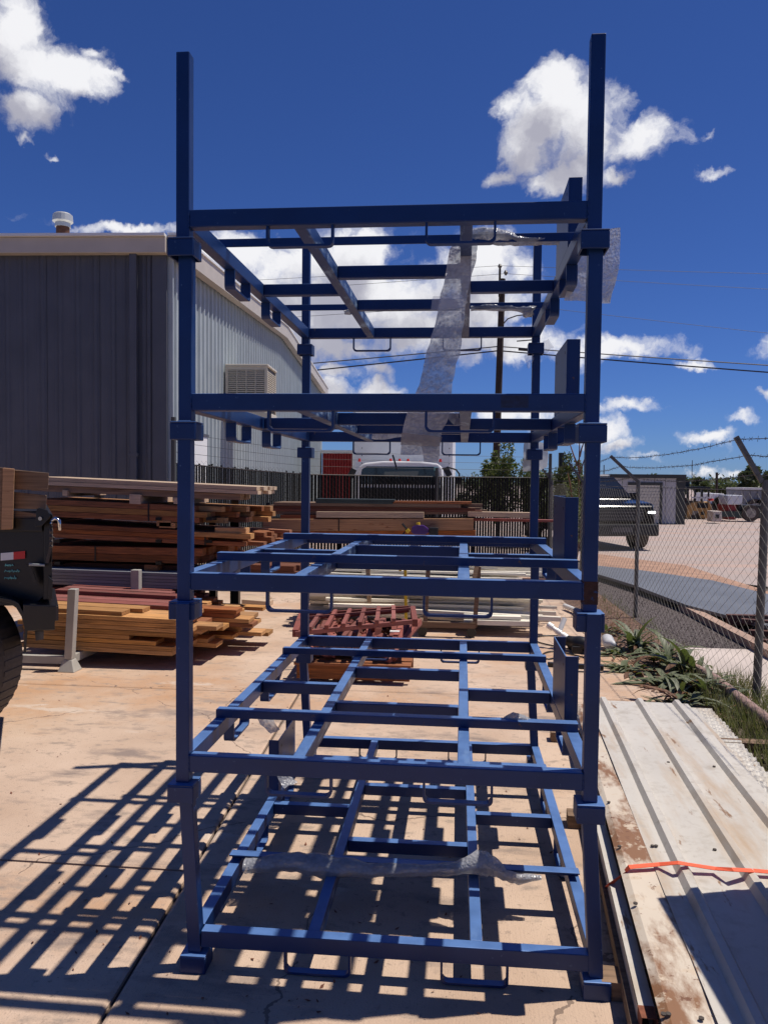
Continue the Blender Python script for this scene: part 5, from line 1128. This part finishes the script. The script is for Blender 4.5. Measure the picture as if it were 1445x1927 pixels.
L_(MB().box((-.58,-.035,.72),(.58,.03,1.02)), 'grille', BPL, bevel=.01)
for k in range(3): L_(MB().box((-.56,-.045,.77+.08*k),(.56,-.034,.79+.08*k)), 'grille_bar', GALV)
L_(MB().box((-.96,-.09,.36),(.96,.12,.66)), 'bumper', BPL, bevel=.04)
L_(MB().box((-.26,-.10,.46),(.26,-.088,.58)), 'number_plate', GALV)
L_(MB().bar((.62,2.1,1.86),(.62,4.1,1.87),.04,.04), 'roof_rail', CHROME); L_(MB().bar((-.62,2.1,1.86),(-.62,4.1,1.87),.04,.04), 'roof_rail', CHROME)
suv.rotation_euler = (0,0,R(14))
# grey shed with roller door
d0 = 33
shed = thing('metal_shed', 'light grey metal shed with black trim and a roller door', 'shed', D(1230,1000,d0))
a = D(1150,905,d0); b = D(1272,905,d0); zt_ = D(1260,900,d0).z; by = CAM.y+d0
n_ = int((b.x-a.x)/.4)
for k in range(n_):
    x0 = a.x+k*(b.x-a.x)/n_; x1 = x0+(b.x-a.x)/n_; MB().prism([(x0+.01,by,0),(x1-.01,by,0),(x1-.01,by-.03,0),(x1-.06,by-.04,0),(x0+.06,by-.04,0),(x0+.01,by-.03,0)], (0,0,zt_+.0)).build('wall_panel', mat('shed_grey', (.42,.42,.44), .6, 0, .1, 3), shed)
MB().box((b.x,by-.05,-.05),(b.x+.35,by+9,zt_+.15)).build('side_wall', mat('shed_trim', (.03,.035,.035), .6), shed)
MB().box((a.x-.1,by-.15,zt_),(b.x+.35,by+9,zt_+.15)).build('roof', MATS['shed_trim'], shed)
r0, r1 = D(1180,930,d0), D(1240,930,d0); dz1 = D(1200,913,d0).z
MB().box((r0.x,by-.09,dz1),(r1.x+.1,by-.03,dz1+.12)).build('door_header', MATS['shed_trim'], shed); MB().box((r1.x,by-.09,0),(r1.x+.1,by-.03,dz1)).build('door_jamb', MATS['shed_trim'], shed)
for k in range(12): MB().box((r0.x,by-.07,.02+k*dz1/12),(r1.x,by-.045,(k+1)*dz1/12)).build('door_slat', mat('roller_door', (.50,.48,.42), .5), shed)
# yellow telehandler-like loader
ld = D(1320,985,38); lx, ly = ld.x, ld.y; SC = 38/F
L = thing('loader', 'tan yellow forklift with a black mast cage parked beside the grey shed', 'forklift', (lx,ly,0))
def Lx(px): return D(px,950,38).x
def Lz(py2): return D(1320,py2,38).z
MB().prism([(Lx(1292),ly,Lz(980)),(Lx(1292),ly,Lz(952)),(Lx(1302),ly,Lz(944)),(Lx(1336),ly,Lz(944)),(Lx(1339),ly,Lz(954)),(Lx(1336),ly,Lz(974)),(Lx(1318),ly,Lz(978)),(Lx(1312),ly,Lz(962)),(Lx(1304),ly,Lz(962)),(Lx(1298),ly,Lz(980))], (0,1.4,0)).build('body', TANB, L, bevel=.05)
MB().box((Lx(1311),ly-.02,Lz(956)),(Lx(1331),ly,Lz(947))).build('radiator_grille', BPL, L); MB().box((Lx(1318),ly-.02,Lz(969)),(Lx(1325),ly,Lz(963))).build('hitch_slot', BPL, L)
wheel(L, (Lx(1304),ly+.2,.42), .42, .35); wheel(L, (Lx(1333),ly+.2,.35), .35, .3); wheel(L, (Lx(1304),ly+1.3,.42), .42, .35); wheel(L, (Lx(1333),ly+1.3,.35), .35, .3)
for px in (1292,1306,1320,1332):
    MB().box((Lx(px),ly+.1,Lz(944)),(Lx(px)+.07,ly+.17,Lz(918))).build('cage_post', BLK, L); MB().box((Lx(px),ly+1.2,Lz(944)),(Lx(px)+.07,ly+1.27,Lz(918))).build('cage_post', BLK, L)
MB().box((Lx(1290),ly,Lz(919)),(Lx(1334),ly+1.4,Lz(916))).build('cage_roof', BLK, L); MB().box((Lx(1300),ly-.03,Lz(938)),(Lx(1334),ly+.02,Lz(935))).build('light_bar', PVC, L)
MB().box((Lx(1291),ly+1.3,Lz(918)),(Lx(1311),ly+1.5,Lz(904))).build('mast', BLK, L); MB().tube([(Lx(1337),ly,Lz(942)),(Lx(1337),ly+.02,Lz(939))], .12, 10).build('beacon', REDL, L)
def simple_box(name, label, cat, x0, x1, y0, y1, d, dep, m, extra=None):
    a, b = D(x0,y1,d), D(x1,y0,d); r = thing(name, label, cat, (a.x,CAM.y+d,max(a.z,0)))
    MB().box((a.x,CAM.y+d,max(a.z,-.03)),(b.x,CAM.y+d+dep,b.z)).build('body', m, r, bevel=.03)
    return r, a, b
r, a, b = simple_box('tool_trailer', 'dark red trailer box between the shed and the forklift', 'trailer', 1272, 1296, 937, 965, 39, 1.6, REDP); 
MB().box((a.x,CAM.y+38.9,.5),(b.x,CAM.y+39,.62)).build('chassis', BLK, r); wheel(r, (a.x+.2,CAM.y+39.1,.35), .35, .2)
r, a, b = simple_box('welding_trailer', 'red engine trailer with a silver toolbox on top', 'trailer', 1367, 1385, 950, 978, 36, 1.4, REDP)
MB().box((a.x-.0,CAM.y+36,b.z+.002),(b.x+.25,CAM.y+37.2,b.z+.42)).build('toolbox', mat('silver', (.62,.63,.65), .35, .3), r, bevel=.03); MB().box((a.x-.5,CAM.y+35.9,.18),(b.x+1.4,CAM.y+36.1,.42)).build('chassis', mat('dark_green', (.03,.05,.045), .6), r); wheel(r, (b.x+.55,CAM.y+35.9,.36), .36, .2)
MB().box((b.x+.1,CAM.y+36,.42),(b.x+1.1,CAM.y+37,b.z)).build('engine_block', BPL, r, bevel=.05)
r, a, b = simple_box('delivery_truck', 'white box truck body far behind the forklift', 'truck', 1341, 1362, 929, 955, 48, 4, WHITEP); MB().box((a.x-.2,CAM.y+47.9,.45),(b.x+.3,CAM.y+51.5,a.z)).build('chassis', BPL, r); wheel(r,(a.x+.4,CAM.y+48,.45),.45,.25); wheel(r,(b.x-.2,CAM.y+48,.45),.45,.25)
r, a, b = simple_box('dump_trailer', 'grey dump body on dark wheels behind the near fence post', 'trailer', 1395, 1445, 922, 962, 40, 2.4, mat('grey_dump', (.25,.26,.28), .6, 0, .2, 3)); b.x += 0
MB().box((a.x-.3,CAM.y+39.95,a.z-.35),(b.x+1,CAM.y+42,a.z-.0)).build('chassis', BPL, r); wheel(r,(a.x+.6,CAM.y+40,.45),.45,.3); wheel(r,(b.x-.3,CAM.y+40,.45),.45,.3)
for k in range(5): MB().box((a.x+.05+k*.33,CAM.y+39.95,a.z),(a.x+.11+k*.33,CAM.y+40,b.z)).build('rib', MATS['grey_dump'], r)
MB().box((a.x,CAM.y+39.93,b.z),(b.x,CAM.y+42.4,b.z+.1)).build('rim', PVC, r)
r, a, b = simple_box('concrete_block', 'pale concrete block in front of the forklift', 'block', 1340, 1358, 962, 982, 34, .8, CONC2); MB().box((a.x+.1,CAM.y+33.97,a.z+.15),(a.x+.25,CAM.y+34,a.z+.3)).build('lifting_slot', BPL, r)
# things beyond the slatted fence
rc = thing('red_container', 'dark red shipping container with a pale top rail beyond the slatted fence', 'container', D(630,900,32))
a, b = D(607,853,34), D(720,853,34); yy = a.y
n_ = 22
for k in range(n_):
    x0 = a.x+k*(b.x-a.x)/n_; w_ = (b.x-a.x)/n_; MB().prism([(x0,yy,.1),(x0+w_*.3,yy-.04,.1),(x0+w_*.7,yy-.04,.1),(x0+w_,yy,.1),(x0+w_,yy+.03,.1),(x0,yy+.03,.1)], (0,0,a.z-.1)).build('wall_panel', REDP, rc)
MB().box((a.x-.05,yy-.06,a.z),(b.x,yy+2.4,a.z+.14)).build('top_rail', PVC, rc); MB().box((a.x,yy+.04,.1),(b.x,yy+2.4,a.z)).build('container_body', REDP, rc)
# box truck facing us
dT = 24; yT = CAM.y+dT
bt = thing('box_truck', 'white box truck with roof marker lamps facing the slatted fence', 'truck', D(760,900,dT))
def TX(px, d=dT): return D(px,880,d).x
def TZ_(py2, d=dT): return D(760,py2,d).z
mb = MB(); mb.box((TX(662,26),CAM.y+26,.9),(TX(853,26),CAM.y+32,D(760,770,26).z)); box = mb.build('cargo_box', WHITEP, bt, bevel=.12)
for px in (681,803,845):
    for k in range(14):
        p = D(px,845+k*0,26); z = 1.2+k*.25; MB().disc((TX(px,26),CAM.y+25.99,z), .018, 1, .012, 8).build('rivet', GALV, box)
cab = [(TX(672),TZ_(1010)),(TX(671),TZ_(915)),(TX(675),TZ_(880)),(TX(684),TZ_(872)),(TX(720),TZ_(868)),(TX(790),TZ_(868)),(TX(824),TZ_(872)),(TX(831),TZ_(880)),(TX(834),TZ_(915)),(TX(833),TZ_(1010))]
MB().prism([(x,yT,max(z,.5)) for x,z in cab], (0,1.7,0)).build('cab', WHITEP, bt, bevel=.05)
ws = [(TX(678),TZ_(912)),(TX(681),TZ_(884)),(TX(690),TZ_(878)),(TX(816),TZ_(878)),(TX(825),TZ_(884)),(TX(828),TZ_(912))]
wso = MB().prism([(x,yT-.012,z) for x,z in ws], (0,.03,0)).build('windscreen', GLASSD, bt, bevel=.005)
MB().prism([(TX(722),yT-.016,TZ_(897)),(TX(785),yT-.016,TZ_(897)),(TX(788),yT-.016,TZ_(886)),(TX(724),yT-.016,TZ_(888))], (0,.002,0)).build('pale_patch', mat('pale_windscreen', (.12,.15,.14), .4), wso)  # flat paler patch set on the windscreen
MB().box((TX(817),yT-.017,TZ_(885)),(TX(824),yT-.014,TZ_(879))).build('sticker', TEAL, wso)
MB().box((TX(680),yT-.02,TZ_(940)),(TX(828),yT-.005,TZ_(918))).build('front_panel', BPL, bt); MB().box((TX(676),yT-.1,.4),(TX(830),yT,.75)).build('bumper', BPL, bt)
for px in (734,751,767,675,828): MB().tube([(TX(px),yT+.15,TZ_(869)),(TX(px),yT+.15,TZ_(863))], [.05,.035], 8).build('marker_lamp', REDL, bt)
for (p_, q_) in (((668,883),(660,898)),((838,880),(846,896))):
    a_, b_ = D(p_[0],p_[1],dT), D(q_[0],q_[1],dT); MB().bar(a_+Vector((0,-.2,0)), b_+Vector((0,-.2,0)), .18, .06, up=(0,1,0)).build('mirror', BPL, bt)
MB().tube([D(832,882,dT),D(845,880,dT-.2),D(858,884,dT-.25),D(864,892,dT-.25),D(864,898,dT-.25)], .025, 8).build('mirror_arm', BPL, bt)
MB().box((TX(857),yT-.3,TZ_(910)),(TX(868),yT-.2,TZ_(896))).build('mirror', BPL, bt, bevel=.02)
for px in (685,820): wheel(bt, (TX(px),yT+.6,.5), .5, .3, 0)
MB().bar(D(739,842,16), D(748,882,16), .035, .02, up=(0,1,0)); o = MB().bar(D(739,856,17.3), D(747,884,17.3), .035, .03, up=(0,1,0)).build('leaning_arm', BLK); tag(o, 'short black arm sticking up above the slatted fence', 'arm')

# ------------------------------------------------------------------ utility pole and wires
dP = 40
pol = thing('utility_pole', 'dark wooden utility pole with a lamp arm, seen between the rack bars', 'utility pole', (D(936,905,dP).x,CAM.y+dP,0))
tp = D(945,525,dP); bs = Vector((D(931,905,dP).x,CAM.y+dP,0))
MB().tube([bs, tp], [.19,.15], 12).build('shaft', POLEW, pol)
MB().tube([D(939,560,dP)+Vector((0,-.2,0)), D(940,508,dP)+Vector((0,-.2,0))], .055, 8).build('top_pin', POLEW, pol)
for p_ in ((940,503),(951,515)): MB().tube([D(p_[0],p_[1]+5,dP)+Vector((0,-.2,0)),D(p_[0],p_[1],dP)+Vector((0,-.2,0)),D(p_[0],p_[1]-4,dP)+Vector((0,-.2,0))],[.04,.11,.05],8).build('insulator', GALV, pol)
MB().tube([D(948,608,dP),D(955,600,dP-.3),D(972,594,dP-.6),D(990,592,dP-.9)], .03, 6).build('lamp_arm', DKWIRE, pol); MB().tube([D(984,594,dP-.9),D(1000,592,dP-1)], [.07,.13], 8).build('lamp_head', GALV, pol)
def wire(pts, r, label, sag=.3):
    fine = []
    for i in range(len(pts)-1):
        for k in range(12):
            t = k/12; p = pts[i].lerp(pts[i+1], t); p.z -= sag*4*t*(1-t); fine.append(p)
    fine.append(pts[-1]); return tag(MB().tube(fine, r, 5, False).build('power_line', DKWIRE), label, 'power line', 'overhead wires')
wire([D(-300,752,dP), D(938,652,dP), D(2400,742,dP)], .028, 'upper of the two thick black cables crossing behind the rack', .12)
wire([D(-300,780,dP), D(938,660,dP), D(2400,765,dP)], .034, 'lower of the two thick black cables crossing behind the rack', .12)
wire([D(-300,560,dP), D(940,500,dP), D(2400,528,dP)], .010, 'highest thin wire starting at the pole top', .15)
wire([D(-300,590,dP), D(951,515,dP), D(2400,585,dP)], .010, 'second thin wire fixed just under the pole top', .15)
wire([D(-300,640,dP), D(946,570,dP), D(2400,720,dP)], .010, 'third thin wire, sloping down to the right', .15)
MB_ = MB().tube([D(975,657,dP-1), D(1010,660,dP-1)], .07, 8).build('cable_splice', BPL); tag(MB_, 'thick black splice sleeve on the overhead cable right of the pole', 'cable splice')
o = MB().tube([D(972,642,dP-1), D(1008,639,dP-1)], .03, 6).build('cable_splice', BPL); tag(o, 'thin dark rod on the overhead cable above the thick splice', 'cable splice')
p_ = thing('street_pole', 'thin distant pole with a short arm among the right hand trees', 'pole', (D(1348,925,90).x,CAM.y+90,0)); a = D(1348,925,90); b = D(1348,889,90)
MB().tube([(a.x,a.y,0),(b.x,b.y,b.z)], .14, 6).build('shaft', POLEW, p_); MB().tube([D(1348,896,90),D(1353,891,90)], .05, 5).build('arm', POLEW, p_)
o = MB().tube([Vector((D(1301,900,70).x,CAM.y+70,0)), D(1302,866,70)], .03, 5).build('antenna', DKWIRE); tag(o, 'very thin antenna mast above the trees by the grey shed', 'antenna')
o = MB().tube([Vector((D(1136,900,50).x,CAM.y+50,0)), D(1136,875,50)], .03, 5).build('antenna', DKWIRE); tag(o, 'thin antenna just right of the blue post', 'antenna')
o = MB().tube([Vector((D(1056,900,22).x,CAM.y+22,0)), D(1056,852,22)], .08, 8).build('flue_pipe', BPL); tag(o, 'dark round pipe end among the shrubs behind the slatted fence', 'pipe')

# ------------------------------------------------------------------ trees
def crown(c, rad, n, m, size, name, parent, seed, clump=26):
    rg = np.random.default_rng(seed); V = []; Fc = []
    cc_ = rg.normal(size=(clump,3)); cc_ /= np.linalg.norm(cc_,axis=1)[:,None]; cc_ *= rg.uniform(.35,1.0,(clump,1)); cr_ = rg.uniform(.22,.42,clump)
    for i in range(n):
        k = rg.integers(clump); d = rg.normal(size=3); d /= np.linalg.norm(d); p = cc_[k] + d*cr_[k]*rg.uniform(.5,1.05)
        p = np.array(c) + p*np.array(rad)
        a = rg.normal(size=3); a /= np.linalg.norm(a); b = np.cross(a, rg.normal(size=3)); b /= np.linalg.norm(b); s = size*rg.uniform(.6,1.3)
        j = len(V); V += [p-a*s, p+b*s*.4, p+a*s, p-b*s*.4]; Fc.append((j,j+1,j+2,j+3))
    V = np.array(V); V[:,2] = np.maximum(V[:,2], .05)
    return np_obj(name, V, np.array(Fc), m, parent)
def tree(px0, px1, py0, d, label, m, n, seed, name='tree', size=None, trunk=True, group=None):
    a, b = D(px0,905,d), D(px1,905,d); top = D((px0+px1)/2, py0, d).z; cx_ = (a.x+b.x)/2; rx = (b.x-a.x)/2; y = CAM.y+d
    t = thing(name, label, 'tree', (cx_,y,0), group); cz = top*.62; rz = top*.40
    crown((cx_,y,cz), (rx*.8,rx*.8,rz), n, m, size or rx*.07, 'crown', t, seed)
    mb = MB(); mb.tube([(cx_,y,0),(cx_+rx*.05,y,cz*.6),(cx_,y,cz)], [rx*.09,rx*.07,rx*.03], 8)
    for k in range(5):
        an = k*1.3; mb.tube([(cx_+rx*.04,y,cz*(.5+.08*k)),(cx_+rx*.4*math.cos(an),y+rx*.4*math.sin(an),cz*(.9+.07*k))], [rx*.045,rx*.015], 6)
    mb.build('trunk', BARK, t); return t
tree(890,985,835,21,'bushy light green shrub tree in front of the pole, behind the slatted fence', LEAF_A, 5200, 1, size=.055)
tree(958,1062,868,20.5,'low shrub right of the pole with feathery leaves', LEAF_A, 4200, 2, size=.05)
tree(1035,1110,858,19.5,'shrub half hidden by the right front rack post', LEAF_A, 4200, 3, size=.05)
tree(845,930,893,23,'lowest shrub right of the white truck', LEAF_B, 2200, 4, size=.05)
bt_ = thing('bare_shrub', 'bare reddish shrub with thin branches beside the fence corner', 'shrub', (2.7,14,0))
mb = MB()
for k, (x0,y0,x1,y1) in enumerate(((1082,1090,1088,940),(1088,940,1090,830),(1090,860,1098,832),(1088,880,1072,836),(1087,900,1101,860),(1085,940,1095,905),(1090,830,1094,815),(1080,1080,1100,930),(1085,1090,1076,940),(1076,940,1068,890),(1100,930,1104,880))):
    mb.tube([Y(x0,y0,11.5), Y((x0+x1)/2+random.uniform(-2,2),(y0+y1)/2,11.5), Y(x1,y1,11.5)], [.018,.014,.009], 6)
mb.build('branches', mat('red_bark', (.22,.10,.06), .9), bt_)
crown(tuple(Y(1080,960,11.5)), (.14,.5,.55), 900, LEAF_A, .022, 'leaves', bt_, 8)
tree(1384,1448,884,80,'dense green tree at the right edge beyond the vehicles', LEAF_B, 5000, 5, size=.22, group='trees beyond the yard')
tree(1425,1500,890,75,'dense tree partly cut by the right edge of the view', LEAF_B, 4000, 6, size=.22, group='trees beyond the yard')
tree(1296,1344,898,85,'rounded green tree above the forklift', LEAF_B, 3500, 7, size=.22, group='trees beyond the yard')
tree(1255,1302,899,88,'tree top rising behind the grey shed', LEAF_B, 3000, 8, size=.22, group='trees beyond the yard')
tree(1335,1392,913,95,'low wide tree between the forklift and the dense right tree', LEAF_B, 3000, 9, size=.24, group='trees beyond the yard')
# far tree belt and low ridge on the horizon
mb = MB(); vs = []
crown((120,300,1.2), (220,30,3.2), 9000, LEAF_B, .9, 'far_tree_belt', None, 12, 160)
o = bpy.data.objects['far_tree_belt']; tag(o, 'distant belt of trees along the horizon', 'trees', kind='stuff')

S.cycles.max_bounces = 8; S.cycles.transparent_max_bounces = 16; S.cycles.use_adaptive_sampling = True; S.cycles.use_denoising = True
S.render.film_transparent = False
